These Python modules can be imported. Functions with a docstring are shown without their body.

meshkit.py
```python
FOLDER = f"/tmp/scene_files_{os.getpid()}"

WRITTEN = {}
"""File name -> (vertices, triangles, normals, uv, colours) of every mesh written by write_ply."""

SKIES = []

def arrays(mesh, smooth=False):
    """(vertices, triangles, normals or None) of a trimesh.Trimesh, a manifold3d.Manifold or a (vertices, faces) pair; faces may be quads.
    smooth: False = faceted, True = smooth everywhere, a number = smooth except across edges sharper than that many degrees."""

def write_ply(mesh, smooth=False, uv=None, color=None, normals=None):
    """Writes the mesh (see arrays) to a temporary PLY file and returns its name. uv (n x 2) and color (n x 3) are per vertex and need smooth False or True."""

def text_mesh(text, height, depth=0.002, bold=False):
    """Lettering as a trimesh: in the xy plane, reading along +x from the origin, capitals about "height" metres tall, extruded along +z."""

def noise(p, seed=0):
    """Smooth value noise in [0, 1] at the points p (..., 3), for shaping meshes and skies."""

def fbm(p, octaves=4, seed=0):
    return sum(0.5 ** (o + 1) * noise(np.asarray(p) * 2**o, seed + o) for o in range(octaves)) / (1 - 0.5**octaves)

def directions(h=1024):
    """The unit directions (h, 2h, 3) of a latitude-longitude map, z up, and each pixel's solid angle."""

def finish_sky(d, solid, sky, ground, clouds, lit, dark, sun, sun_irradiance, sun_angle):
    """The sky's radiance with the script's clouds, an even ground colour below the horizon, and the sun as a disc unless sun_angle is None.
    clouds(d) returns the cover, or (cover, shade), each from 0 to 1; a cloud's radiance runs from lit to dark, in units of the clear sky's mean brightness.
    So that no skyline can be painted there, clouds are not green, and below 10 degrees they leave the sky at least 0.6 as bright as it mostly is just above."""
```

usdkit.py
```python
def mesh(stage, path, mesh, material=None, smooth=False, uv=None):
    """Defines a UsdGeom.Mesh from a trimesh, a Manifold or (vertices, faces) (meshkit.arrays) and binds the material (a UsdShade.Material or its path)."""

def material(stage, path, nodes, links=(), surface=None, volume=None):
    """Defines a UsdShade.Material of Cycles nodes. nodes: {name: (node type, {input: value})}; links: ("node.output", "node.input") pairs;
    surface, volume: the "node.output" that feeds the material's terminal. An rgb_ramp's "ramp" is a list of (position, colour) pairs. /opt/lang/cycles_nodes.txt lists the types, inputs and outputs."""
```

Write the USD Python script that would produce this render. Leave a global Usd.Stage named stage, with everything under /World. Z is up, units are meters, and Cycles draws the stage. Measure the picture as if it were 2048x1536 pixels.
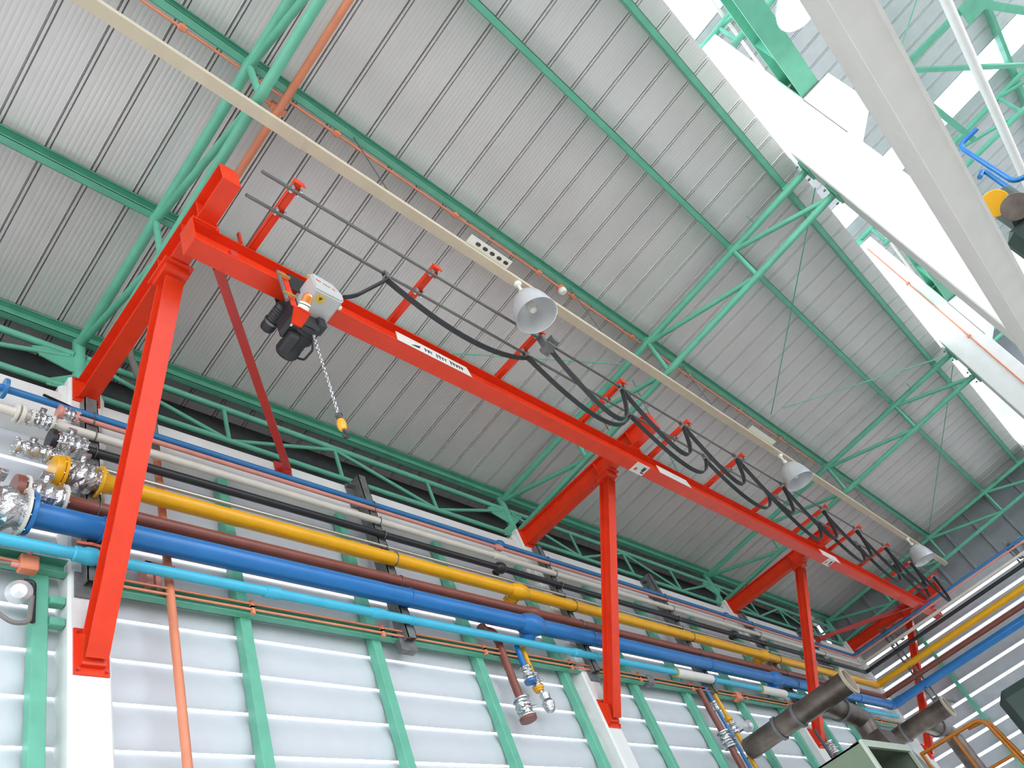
import math, random
import numpy as np, trimesh
import usdkit, meshkit
from pxr import Usd, UsdGeom, UsdLux, UsdShade, Sdf, Gf

random.seed(7)
stage = Usd.Stage.CreateInMemory()
UsdGeom.SetStageUpAxis(stage, "Z"); UsdGeom.SetStageMetersPerUnit(stage, 1.0)
UsdGeom.Xform.Define(stage, "/World"); stage.SetDefaultPrim(stage.GetPrimAtPath("/World"))
UsdGeom.Scope.Define(stage, "/World/Looks")

# ------------------------------------------------------------------ camera, sky, sun, exposure
EXPOSURE = 0.98
SUN, SKY = 8.0, 0.62
cam = UsdGeom.Camera.Define(stage, "/World/camera")
RIGHT, DOWN, FWD = (0.6708096, -0.656876, -0.3442791), (0.2821416, 0.655349, -0.7006524), (0.6858649, 0.3728689, 0.6249465)
EYE = (-2.19445, -4.78777, 1.6)
cam.AddTransformOp().Set(Gf.Matrix4d(*RIGHT, 0, *[-a for a in DOWN], 0, *[-a for a in FWD], 0, *EYE, 1))
APER = 36.0
cam.CreateHorizontalApertureAttr(APER); cam.CreateVerticalApertureAttr(APER * 0.75)
cam.CreateFocalLengthAttr(1607.88 / 2048 * APER)
cam.CreateHorizontalApertureOffsetAttr(-2.42 / 2048 * APER)
cam.CreateVerticalApertureOffsetAttr(162.02 / 2048 * APER)
cam.CreateClippingRangeAttr(Gf.Vec2f(0.05, 500)); cam.CreateFStopAttr(0.0)
cam.CreateExposureAttr(EXPOSURE)

sky = UsdLux.DomeLight.Define(stage, "/World/sky_light")
sky.CreateIntensityAttr(SKY); sky.CreateColorAttr(Gf.Vec3f(0.79, 0.87, 1.0))
sun = UsdLux.DistantLight.Define(stage, "/World/sun_light")
sun.CreateIntensityAttr(SUN); sun.CreateAngleAttr(0.6); sun.CreateColorAttr(Gf.Vec3f(1.0, 0.95, 0.87))
def aim(light, to_sun):            # a distant light shines along its -Z
    z = np.array(to_sun, float); z /= np.linalg.norm(z)
    x = np.cross((0, 0, 1.0), z); x /= np.linalg.norm(x); y = np.cross(z, x)
    light.AddTransformOp().Set(Gf.Matrix4d(*x, 0, *y, 0, *z, 0, 0, 0, 30, 1))
aim(sun, (-0.55, 0.25, 0.80))

# ------------------------------------------------------------------ materials
def lin(rgb):
    c = np.array(rgb, float) / 255.0
    return tuple(np.where(c <= 0.04045, c / 12.92, ((c + 0.055) / 1.055) ** 2.4))
def mat(name, rgb, rough=0.5, metal=0.0, spec=0.5, vary=0.10, scale=6.0, bump=0.0, bscale=60.0, extra=None):
    c = np.array(lin(rgb))
    nodes = {"g": ("geometry", {}), "n": ("noise_texture", {"scale": scale, "detail": 3.0}),
             "r": ("rgb_ramp", {"ramp": [(0.3, tuple(c * (1 - vary))), (0.7, tuple(np.minimum(c * (1 + vary), 0.95)))]}),
             "p": ("principled_bsdf", {"roughness": rough, "metallic": metal, "specular_ior_level": spec, **(extra or {})})}
    links = [("g.position", "n.vector"), ("n.fac", "r.fac"), ("r.color", "p.base_color")]
    if bump:
        nodes["bn"] = ("noise_texture", {"scale": bscale, "detail": 2.0}); nodes["b"] = ("bump", {"strength": bump, "distance": 0.01})
        links += [("g.position", "bn.vector"), ("bn.fac", "b.height"), ("b.normal", "p.normal")]
    return usdkit.material(stage, "/World/Looks/" + name, nodes, links, surface="p.BSDF")
M = {}
M["roof"] = mat("roof_metal", (218, 213, 210), 0.36, 0.12, vary=0.05, scale=1.2)
M["main_roof"] = mat("main_roof_metal", (205, 208, 208), 0.45, 0.1, vary=0.04)
M["green"] = mat("green_paint", (104, 180, 150), 0.42, vary=0.08)
M["red"] = mat("red_paint", (232, 62, 30), 0.3, spec=0.3, vary=0.06)
M["red_old"] = mat("dark_red_paint", (200, 56, 48), 0.4, vary=0.08)
M["white"] = mat("white_concrete_paint", (236, 234, 228), 0.6, vary=0.03, bump=0.15, bscale=25)
M["girder"] = mat("grey_white_paint", (226, 222, 216), 0.5, vary=0.03)
M["blue"] = mat("blue_pipe_paint", (44, 118, 182), 0.28, vary=0.06)
M["blue2"] = mat("mid_blue_pipe_paint", (52, 122, 178), 0.32, vary=0.06)
M["yellow"] = mat("yellow_pipe_paint", (236, 170, 14), 0.32, vary=0.05)
M["brown"] = mat("brown_pipe_paint", (134, 74, 60), 0.35, vary=0.08)
M["black"] = mat("black_pipe_paint", (38, 38, 42), 0.35, vary=0.1)
M["cream"] = mat("cream_pipe_paint", (222, 214, 200), 0.42, vary=0.05)
M["salmon"] = mat("salmon_pipe_paint", (226, 150, 134), 0.42, vary=0.06)
M["cyan"] = mat("cyan_plastic_pipe", (72, 186, 214), 0.35, vary=0.05)
M["silver"] = mat("stainless_pipe", (200, 195, 186), 0.30, 0.8, vary=0.05)
M["chrome"] = mat("crumpled_bright_metal", (205, 205, 205), 0.22, 0.95, vary=0.12, scale=30, bump=0.9, bscale=45)
M["orange"] = mat("orange_conduit_paint", (228, 140, 104), 0.42, vary=0.07)
M["beige"] = mat("beige_tray_paint", (206, 192, 166), 0.5, vary=0.04)
M["ivory"] = mat("ivory_plastic", (238, 234, 220), 0.45, vary=0.02)
M["steel"] = mat("weathered_steel", (122, 122, 120), 0.5, 0.3, vary=0.2, scale=12)
M["rod"] = mat("bright_steel_rod", (112, 114, 110), 0.35, 0.6, vary=0.1)
M["cable"] = mat("dark_rubber_cable", (48, 48, 50), 0.6, vary=0.1)
M["greycable"] = mat("grey_flexible_conduit", (128, 120, 112), 0.5, vary=0.1)
M["dark"] = mat("dark_gutter_metal", (66, 68, 68), 0.6, vary=0.15)
M["motor"] = mat("black_motor_casting", (46, 46, 48), 0.45, vary=0.12)
M["grey"] = mat("light_grey_enclosure", (196, 194, 190), 0.4, vary=0.03)
M["brass"] = mat("yellow_passivated_metal", (214, 190, 110), 0.35, 0.6, vary=0.1)
M["amber"] = mat("amber_plastic", (240, 140, 10), 0.12, vary=0.03, extra={"transmission_weight": 0.35, "coat_weight": 0.6})
M["hookyellow"] = mat("hook_block_paint", (240, 168, 50), 0.4, vary=0.06)
M["signwhite"] = mat("sign_white_film", (232, 228, 218), 0.5, vary=0.02)
M["signyellow"] = mat("sticker_yellow_film", (232, 190, 40), 0.5, vary=0.02)
M["ink"] = mat("dark_print", (70, 62, 60), 0.6, vary=0.05)
M["redink"] = mat("red_print", (200, 96, 70), 0.6, vary=0.05)
M["aluminium"] = mat("spun_aluminium", (232, 232, 232), 0.3, 0.5, vary=0.04)
M["exhaust"] = mat("heat_stained_steel", (112, 100, 92), 0.38, 0.55, vary=0.35, scale=5)
M["tan"] = mat("tan_duct_plate", (186, 172, 152), 0.5, vary=0.05)
M["machine"] = mat("sage_green_machine_paint", (118, 132, 108), 0.45, vary=0.05)
M["machinelight"] = mat("pale_green_frame_paint", (198, 206, 186), 0.45, vary=0.03)
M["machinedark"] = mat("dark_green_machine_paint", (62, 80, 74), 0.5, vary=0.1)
M["railing"] = mat("orange_railing_paint", (206, 124, 36), 0.4, vary=0.08)
M["floor"] = mat("concrete_floor", (176, 171, 164), 0.6, vary=0.08, scale=0.8)
M["ground"] = mat("pale_yard_concrete", (232, 228, 218), 0.8, vary=0.06, scale=0.3)
M["clad_dark"] = mat("upper_cladding", (140, 144, 146), 0.5, 0.1, vary=0.06)
M["clad"] = mat("end_wall_cladding", (190, 193, 196), 0.5, 0.1, vary=0.06)
def two(name, rgb, trans, frac):
    usd = usdkit.material(stage, "/World/Looks/" + name, {
        "d": ("principled_bsdf", {"base_color": lin(rgb), "roughness": 0.5}), "t": ("translucent_bsdf", {"color": lin(trans)}),
        "m": ("mix_closure", {"fac": frac})}, [("d.BSDF", "m.closure1"), ("t.BSDF", "m.closure2")], surface="m.closure")
    return usd
M["louvre"] = mat("white_louvre_sheet", (208, 210, 212), 0.5, vary=0.02)
M["skylight"] = two("translucent_roof_sheet", (235, 238, 238), (240, 246, 250), 0.65)
M["lit"] = usdkit.material(stage, "/World/Looks/lit_lamp_glass", {"e": ("emission", {"color": (1.0, 0.98, 0.94), "strength": 40.0})}, surface="e.emission")

# ------------------------------------------------------------------ mesh building
def V(*a): return np.array(a, float)
def unit(a): a = np.asarray(a, float); return a / np.linalg.norm(a)
def frame(d, up=(0, 0, 1)):
    d = unit(d); s = np.cross(d, up)
    if np.linalg.norm(s) < 1e-4: s = np.cross(d, (1, 0, 0))
    s = unit(s); return d, s, np.cross(s, d)
class MB:
    def __init__(self): self.v, self.f, self.n = [], [], 0
    def add(self, v, f):
        v = np.asarray(v, float); self.v.append(v); self.f.append(np.asarray(f, int) + self.n); self.n += len(v); return self
    def tm(self, m): return self.add(m.vertices, m.faces)
    def hexa(self, c):           # eight corners, bottom ring then top ring
        f = [(0, 2, 1), (0, 3, 2), (4, 5, 6), (4, 6, 7)]
        for i in range(4):
            j = (i + 1) % 4; f += [(i, j, 4 + j), (i, 4 + j, 4 + i)]
        return self.add(c, f)
    def box(self, a, b, bevel=0.0):
        lo, hi = np.minimum(a, b).astype(float), np.maximum(a, b).astype(float)
        if bevel:
            m = trimesh.convex.convex_hull(np.array([[lo[0] + (bevel if k != 0 else 0) if i == 0 else hi[0] - (bevel if k != 0 else 0),
                 lo[1] + (bevel if k != 1 else 0) if j == 0 else hi[1] - (bevel if k != 1 else 0),
                 lo[2] + (bevel if k != 2 else 0) if l == 0 else hi[2] - (bevel if k != 2 else 0)] for i in (0, 1) for j in (0, 1) for l in (0, 1) for k in range(3)]))
            return self.tm(m)
        return self.hexa([(lo[0], lo[1], lo[2]), (hi[0], lo[1], lo[2]), (hi[0], hi[1], lo[2]), (lo[0], hi[1], lo[2]),
                          (lo[0], lo[1], hi[2]), (hi[0], lo[1], hi[2]), (hi[0], hi[1], hi[2]), (lo[0], hi[1], hi[2])])
    def bar(self, p, q, w, h, up=(0, 0, 1), off=(0, 0)):     # rectangular bar: w across, h along up
        p, q = V(*p), V(*q); d, s, u = frame(q - p, up)
        c = []
        for e in (p, q):
            e = e + s * off[0] + u * off[1]
            c += [e - s * w / 2 - u * h / 2, e + s * w / 2 - u * h / 2, e + s * w / 2 + u * h / 2, e - s * w / 2 + u * h / 2]
        return self.hexa(c)
    def ibeam(self, p, q, depth, width, tf=0.014, tw=0.012, up=(0, 0, 1)):
        self.bar(p, q, width, tf, up, (0, depth / 2 - tf / 2)); self.bar(p, q, width, tf, up, (0, -depth / 2 + tf / 2))
        return self.bar(p, q, tw, depth - 2 * tf, up)
    def sweep(self, pts, r, n=12, caps=True):
        pts = np.asarray(pts, float); m = len(pts); rr = np.broadcast_to(r, (m,))
        t = np.zeros_like(pts); t[1:-1] = pts[2:] - pts[:-2]; t[0] = pts[1] - pts[0]; t[-1] = pts[-1] - pts[-2]
        t /= np.linalg.norm(t, axis=1, keepdims=True)
        d, s, u = frame(t[0]); ang = np.arange(n) * 2 * np.pi / n; v = []
        for i in range(m):
            s = unit(s - t[i] * (s @ t[i])); u = np.cross(t[i], s)
            v.append(pts[i] + rr[i] * (np.cos(ang)[:, None] * s + np.sin(ang)[:, None] * u))
        v = np.vstack(v); f = []
        for i in range(m - 1):
            for k in range(n):
                a, b = i * n + k, i * n + (k + 1) % n; f += [(a, b, b + n), (a, b + n, a + n)]
        if caps:
            v = np.vstack([v, pts[0], pts[-1]]); c0, c1 = m * n, m * n + 1
            for k in range(n):
                f += [(c0, (k + 1) % n, k), (c1, (m - 1) * n + k, (m - 1) * n + (k + 1) % n)]
        return self.add(v, f)
    def tube(self, p, q, r, n=12): return self.sweep([p, q], r, n)
    def lathe(self, prof, o=(0, 0, 0), axis=(0, 0, 1), n=24, close=False):   # prof: (radius, height along axis)
        o = V(*o); d, s, u = frame(axis); ang = np.arange(n) * 2 * np.pi / n
        v = np.vstack([o + d * h + r * (np.cos(ang)[:, None] * s + np.sin(ang)[:, None] * u) for r, h in prof]); f = []
        for i in range(len(prof) - 1):
            for k in range(n):
                a, b = i * n + k, i * n + (k + 1) % n; f += [(a, b, b + n), (a, b + n, a + n)]
        return self.add(v, f)
    def disc(self, o, axis, r, h, n=24): return self.lathe([(1e-4, -h / 2), (r * 0.97, -h / 2), (r, -h / 2 + 0.1 * h), (r, h / 2 - 0.1 * h), (r * 0.97, h / 2), (1e-4, h / 2)], o, axis, n)
    def plate(self, poly, o, ux, uy, th):      # a flat polygon (2-D points) with thickness th along ux x uy
        poly = np.asarray(poly, float); ux, uy = unit(ux), unit(uy); nz = np.cross(ux, uy); k = len(poly)
        a = V(*o) + poly[:, :1] * ux + poly[:, 1:] * uy
        v = np.vstack([a - nz * th / 2, a + nz * th / 2]); f = []
        for i in range(1, k - 1): f += [(0, i + 1, i), (k, k + i, k + i + 1)]
        for i in range(k):
            j = (i + 1) % k; f += [(i, j, k + j), (i, k + j, k + i)]
        return self.add(v, f)
    def extrude(self, prof, a, b, ux, uy):     # an open or closed 2-D section carried from a to b (sheet)
        prof = np.asarray(prof, float); ux, uy = V(*ux), V(*uy); k = len(prof)
        s = prof[:, :1] * ux + prof[:, 1:] * uy
        v = np.vstack([V(*a) + s, V(*b) + s]); f = []
        for i in range(k - 1): f += [(i, i + 1, k + i + 1), (i, k + i + 1, k + i)]
        return self.add(v, f)
    def get(self): return np.vstack(self.v), np.vstack(self.f)
def fillet(pts, rad, n=6):
    pts = [V(*p) for p in pts]; out = [pts[0]]
    for a, b, c in zip(pts, pts[1:], pts[2:]):
        u, w = unit(a - b), unit(c - b); th = math.acos(np.clip(u @ w, -1, 1)); k = min(rad / math.tan(th / 2), 0.45 * np.linalg.norm(a - b), 0.45 * np.linalg.norm(c - b))
        p, q = b + u * k, b + w * k
        for i in range(n + 1):
            t = i / n; out.append((1 - t) ** 2 * p + 2 * t * (1 - t) * b + t * t * q)
    return out + [pts[-1]]

# ------------------------------------------------------------------ prims
used = {}
def numbered(parent, name):
    k = used.get((parent, name), 0); used[(parent, name)] = k + 1
    return name if k == 0 else f"{name}_{k:03d}"
def tag(prim, label=None, cat=None, group=None, kind=None):
    for k, t in (("label", label), ("category", cat), ("group", group), ("kind", kind)):
        if t: prim.SetCustomDataByKey(k, t)
class T:
    def __init__(s, path, loc): s.path, s.loc = path, V(*loc)
def thing(name, label, cat, loc=(0, 0, 0), group=None, kind=None):
    path = "/World/" + numbered("/World", name)
    x = UsdGeom.Xform.Define(stage, path); x.AddTranslateOp().Set(Gf.Vec3d(*map(float, loc)))
    tag(x.GetPrim(), label, cat, group, kind)
    return T(path, loc)
def part(t, name, mb, m, smooth=35, label=None, kind=None):
    path = t.path + "/" + numbered(t.path, name)
    v, f = mb.get()
    p = usdkit.mesh(stage, path, (v - t.loc, f), M[m], smooth=smooth)
    tag(p.GetPrim(), label, None, None, kind)
    return T(path, t.loc)
def dup(t, name, label, loc, group=None):
    src = stage.GetPrimAtPath(t.path); was = src.GetCustomData()
    path = "/World/" + numbered("/World", name)
    x = UsdGeom.Xform.Define(stage, path); pr = x.GetPrim()
    pr.GetReferences().AddInternalReference(t.path); pr.SetInstanceable(True)
    x.ClearXformOpOrder(); pr.GetAttribute("xformOp:translate").Set(Gf.Vec3d(*map(float, loc)))
    UsdGeom.Xformable(pr).SetXformOpOrder([UsdGeom.XformOp(pr.GetAttribute("xformOp:translate"))])
    tag(pr, label, was["category"], group or was.get("group"))
    return T(path, loc)
B = MB

# ------------------------------------------------------------------ the setting
ZT = lambda y: 8.773 + 0.0627 * max(-y, -0.6)          # top chord line of the lean-to
ZB = lambda y: 8.082 + 0.073 * max(-y, -0.6)           # bottom chord line
ZR = lambda y: ZT(y) + 0.215                            # underside of the roof sheet
ZM = lambda y: 12.45 + 0.07 * (-y - 5.9)                # main hall roof
XE = 18.55                                              # end wall

t = thing("floor", "grey concrete floor of the hall", "floor", kind="structure")
part(t, "floor_slab", B().box((-14, -22, -0.2), (XE + 0.2, 0.4, 0)), "floor")
t = thing("ground", "pale concrete yard around the building", "ground", kind="structure")
part(t, "yard", B().box((-120, -120, -0.5), (120, 120, -0.22)), "ground")

def sheet(x0, pitch, ya, yb, zf, rib, stiff):
    pr = [(0, -0.003), (0.010, -0.003), (0.012, rib), (0.020, rib), (0.024, 0.0)]
    for s in stiff: pr += [(s - 0.010, 0), (s - 0.003, 0.0022), (s + 0.003, 0.0022), (s + 0.010, 0)]
    pr += [(pitch - 0.034, 0), (pitch - 0.030, -0.008), (pitch - 0.026, 0.0), (pitch - 0.022, rib), (pitch - 0.012, rib), (pitch - 0.010, -0.003), (pitch, -0.003)]
    return B().extrude(pr, (x0, ya, zf(ya)), (x0, yb, zf(yb)), (1, 0, 0), (0, 0, 1))
t = thing("ceiling", "grey ribbed metal underside of the lean-to roof", "roof", kind="structure")
PIT = 0.3727
for k in range(-38, 48):
    x0 = 0.932 + PIT * k
    if x0 > XE - 0.1: break
    part(t, "roof_sheet", sheet(x0, PIT, 0.62, -5.82, ZR, 0.035, (0.085, 0.126, 0.167, 0.208, 0.249, 0.290)), "roof", smooth=20)
t = thing("roof", "pale ribbed metal roof of the tall main hall", "roof", kind="structure")
for k in range(0, 105):
    x0 = -14.56 + 0.36 * k
    ya = -5.7
    m = "skylight" if k in (20, 21, 22, 37, 38, 39, 54, 55, 56, 71, 72, 88, 89) else "main_roof"
    part(t, "skylight_sheet" if m == "skylight" else "roof_sheet", sheet(x0, 0.36, ya, -18.5, ZM, 0.042, (0.12, 0.24)), m, smooth=20,
         label="bright translucent roof sheet" if m == "skylight" else None)

# louvred back wall, bay by bay between the columns
t = thing("wall_back", "white louvred wall with long horizontal slats behind the pipes", "wall", kind="structure")
def slat(xa, xb, z, y0=0.17):
    pr = [(0.040, 0.0), (0.020, 0.03), (0.004, 0.09), (0.0, 0.15), (0.012, 0.22), (0.036, 0.29), (0.068, 0.356), (0.072, 0.353), (0.042, 0.287), (0.018, 0.22), (0.008, 0.15), (0.012, 0.09), (0.028, 0.03), (0.046, 0.003), (0.040, 0.0)]
    return B().extrude(pr, (xa, y0, z), (xb, y0, z), (0, 1, 0), (0, 0, 1))
for (xa, xb) in ((-13, -6.14), (-5.86, -0.14), (0.14, 5.86), (6.14, 11.86), (12.14, 17.86), (18.14, XE)):
    for k in range(12):
        part(t, "louvre_slat", slat(xa, xb, 3.46 + 0.36 * k), "louvre", smooth=50)
# end wall: slats with open gaps below the eaves, ribbed cladding above
t = thing("wall_right", "end wall of grey slats with bright gaps and ribbed cladding above", "wall", kind="structure")
for k in range(21):
    z = 0.35 + 0.36 * k
    b = B().box((XE, -16, z), (XE + 0.02, 0.17, z + 0.295)); b.box((XE - 0.03, -16, z), (XE + 0.02, 0.17, z + 0.015))
    part(t, "louvre_slat", b, "clad", smooth=False)
for k in range(27):
    y = 0.5 - 0.62 * k
    pr = [(0, 0), (-0.05, 0), (-0.07, -0.04), (-0.11, -0.04), (-0.13, 0), (-0.62, 0)]
    b = B().extrude([(p[1], p[0]) for p in pr], (XE + 0.05, y, 7.85), (XE + 0.05, y, 14.0), (1, 0, 0), (0, 1, 0))
    part(t, "cladding_panel", b, "clad_dark", smooth=False)
t = thing("trim_1", "dark gutter fascia behind the green eave truss", "fascia", kind="structure")
part(t, "fascia", B().box((-13, 0.56, 7.7), (XE, 0.6, 9.1)), "dark")
part(t, "gutter_floor", B().box((-13, 0.36, 7.84), (XE, 0.58, 7.88)), "dark")
t = thing("concrete_beam", "white concrete ring beam along the top of the louvred wall", "beam", kind="structure")
part(t, "beam_body", B().box((-13, 0.06, 7.36), (XE, 0.36, 7.86), 0.012), "white")

# ------------------------------------------------------------------ columns
for i, (x, lab) in enumerate(((-6, "white concrete wall column outside the picture at the left"), (0, "white concrete wall column carrying the biggest, nearest red bracket"), (6, "white concrete wall column behind the second red bracket, by the pipe drops"),
                              (12, "white concrete wall column behind the third red bracket"), (18, "white concrete wall column in the corner by the end wall"))):
    t = thing("concrete_column", lab, "column", (x, 0.15, 0), "white concrete wall columns")
    b = B().box((x - 0.145, 0.0, 0), (x + 0.145, 0.36, 8.06), 0.02)
    part(t, "column_shaft", b, "white")
    part(t, "column_shoulder", B().box((x - 0.2, 0.055, 7.3), (x + 0.2, 0.36, 7.99), 0.03), "white")
for x, lab in ((6, "tall white crane column nearest the camera, brightly lit with a corbel"), (12, "second tall white crane column, smaller, with corbel and brown conduit"), (18, "farthest white crane column next to the end wall")):
    t = thing("crane_column", lab, "column", (x, -6.15, 0), "white crane columns")
    part(t, "column_shaft", B().box((x - 0.21, -6.42, 0), (x + 0.21, -5.86, 12.0), 0.012), "white")
    part(t, "corbel", B().plate([(-6.40, 9.79), (-6.80, 9.79), (-6.80, 9.24), (-6.40, 8.86)], (x, 0, 0), (0, 1, 0), (0, 0, 1), 0.42), "white", smooth=False)
    if x != 12: continue
    c = B().sweep(fillet([(x - 0.235, -6.22, 0.2), (x - 0.235, -6.22, 11.8)], 0.1), 0.012, 8)
    for z in (7.4, 9.0, 10.6): c.box((x - 0.25, -6.25, z), (x - 0.205, -6.19, z + 0.03))
    part(t, "conduit", c, "orange", label="thin brown conduit")

# ------------------------------------------------------------------ roof steel of the lean-to
PY = [0.12, -1.404, -3.013, -4.596, -5.547]
def channel(y, z0, x0, x1, h=0.185, w=0.07, open_to=-1):
    b = B(); s = open_to
    b.box((x0, y - 0.003, z0), (x1, y + 0.003, z0 + h)); b.box((x0, y, z0), (x1, y + s * w, z0 + 0.005)); b.box((x0, y, z0 + h - 0.005), (x1, y + s * w, z0 + h))
    b.box((x0, y + s * (w - 0.004), z0), (x1, y + s * w, z0 + 0.018)); b.box((x0, y + s * (w - 0.004), z0 + h - 0.018), (x1, y + s * w, z0 + h))
    return b
for y, lab in zip(PY, ("green eave purlin on top of the eave truss above the white beam", "green roof purlin nearest the wall, crossing behind the first bracket",
                       "green roof purlin with the orange conduit along it, above the beige lamp tray", "green roof purlin directly overhead, next to the crane columns' last purlin",
                       "green roof purlin nearest the roof's bright upper edge")):
    t = thing("purlin", lab, "purlin", (0, y, ZT(y)), "green lean-to purlins")
    part(t, "channel", channel(y + 0.035, ZT(y) + 0.008, -13, XE - 0.05, open_to=-1), "green", smooth=False)
    for i in range(4): part(t, "cleat", B().box((6 * i - 0.04, y - 0.04, ZT(y) - 0.02), (6 * i + 0.04, y + 0.04, ZT(y) + 0.03)), "green", smooth=False)

for i, lab in enumerate(("green tube roof truss over the nearest red bracket", "green tube roof truss over the second red bracket", "green tube roof truss over the third red bracket", "green tube roof truss beside the end wall")):
    x = 6.0 * i
    t = thing("roof_truss", lab, "truss", (x, -3, 8), "green lean-to roof trusses")
    ys = [0.08] + PY[1:4] + [-5.80]
    part(t, "top_chord", B().tube((x, 0.10, ZT(0) - 0.05), (x, -5.82, ZT(-5.82) - 0.05), 0.048), "green")
    part(t, "bottom_chord", B().tube((x, 0.02, ZB(0)), (x, -5.82, ZB(-5.82)), 0.045), "green")
    part(t, "post", B().tube((x, 0.13, 8.04), (x, 0.13, ZT(0) + 0.02), 0.058), "green")
    for y in ys[1:4]: part(t, "post", B().tube((x, y, ZB(y)), (x, y, ZT(y) - 0.05), 0.030), "green")
    for ya, yb in zip(ys, ys[1:]): part(t, "diagonal", B().tube((x, ya - 0.02, ZT(ya) - 0.07), (x, yb + 0.06, ZB(yb) + 0.02), 0.034), "green")
    part(t, "end_plate", B().box((x - 0.1, -5.86, ZT(-5.8) - 0.16), (x + 0.1, -5.83, ZT(-5.8) + 0.06)), "green")
    part(t, "end_plate", B().box((x - 0.1, -5.86, ZB(-5.8) - 0.12), (x + 0.1, -5.83, ZB(-5.8) + 0.12)), "green")
    bl = B()
    for dx in (-0.075, 0.075):
        for z in (ZT(-5.8) - 0.12, ZT(-5.8) + 0.03, ZB(-5.8) - 0.08, ZB(-5.8) + 0.08): bl.tube((x + dx, -5.81, z), (x + dx, -5.78, z), 0.012, 6)
    part(t, "bolts", bl, "steel", kind="stuff")
    part(t, "gusset", B().plate([(-0.42, 8.46), (-0.12, 8.60), (0.30, 8.60), (0.34, 8.50), (0.08, 8.28), (-0.08, 8.28), (-0.34, 8.36)], (x, 0.12, 0), (1, 0, 0), (0, 0, 1), 0.012), "green", smooth=False)
    part(t, "gusset", B().plate([(-0.30, 8.05), (-0.06, 8.24), (0.06, 8.24), (0.06, 8.03), (-0.28, 7.98)], (x, 0.12, 0), (1, 0, 0), (0, 0, 1), 0.012), "green", smooth=False)
    part(t, "sag_rod_lug", B().plate([(0, 0), (0.12, 0.02), (0.14, 0.10), (0.05, 0.12)], (x - 0.2, -5.0, ZT(-5) - 0.08), (1, 0, 0), (0, 0, 1), 0.012), "green", smooth=False)

for x0, lab in ((-6, "green eave truss at the far left, before the nearest bracket"), (0, "green eave truss between the first and second brackets"),
                (6, "green eave truss between the second and third brackets"), (12, "green eave truss between the third bracket and the corner")):
    t = thing("eave_truss", lab, "truss", (x0, 0.12, 8), "green eave trusses")
    a, b, y = x0 + 0.06, x0 + 5.94, 0.12
    part(t, "top_chord", B().tube((a, y, 8.545), (b, y, 8.545), 0.036), "green")
    part(t, "bottom_chord", B().tube((a, y, 8.035), (b, y, 8.035), 0.032), "green")
    for dx in (1.5, 2.95, 4.45): part(t, "post", B().tube((x0 + dx, y, 8.04), (x0 + dx, y, 8.54), 0.024), "green")
    for p, q in (((0.1, 8.50), (1.46, 8.05)), ((1.54, 8.05), (2.95, 8.52)), ((2.95, 8.52), (4.41, 8.05)), ((4.49, 8.05), (5.9, 8.50))):
        part(t, "diagonal", B().tube((x0 + p[0], y, p[1]), (x0 + q[0], y, q[1]), 0.024), "green")
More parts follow.
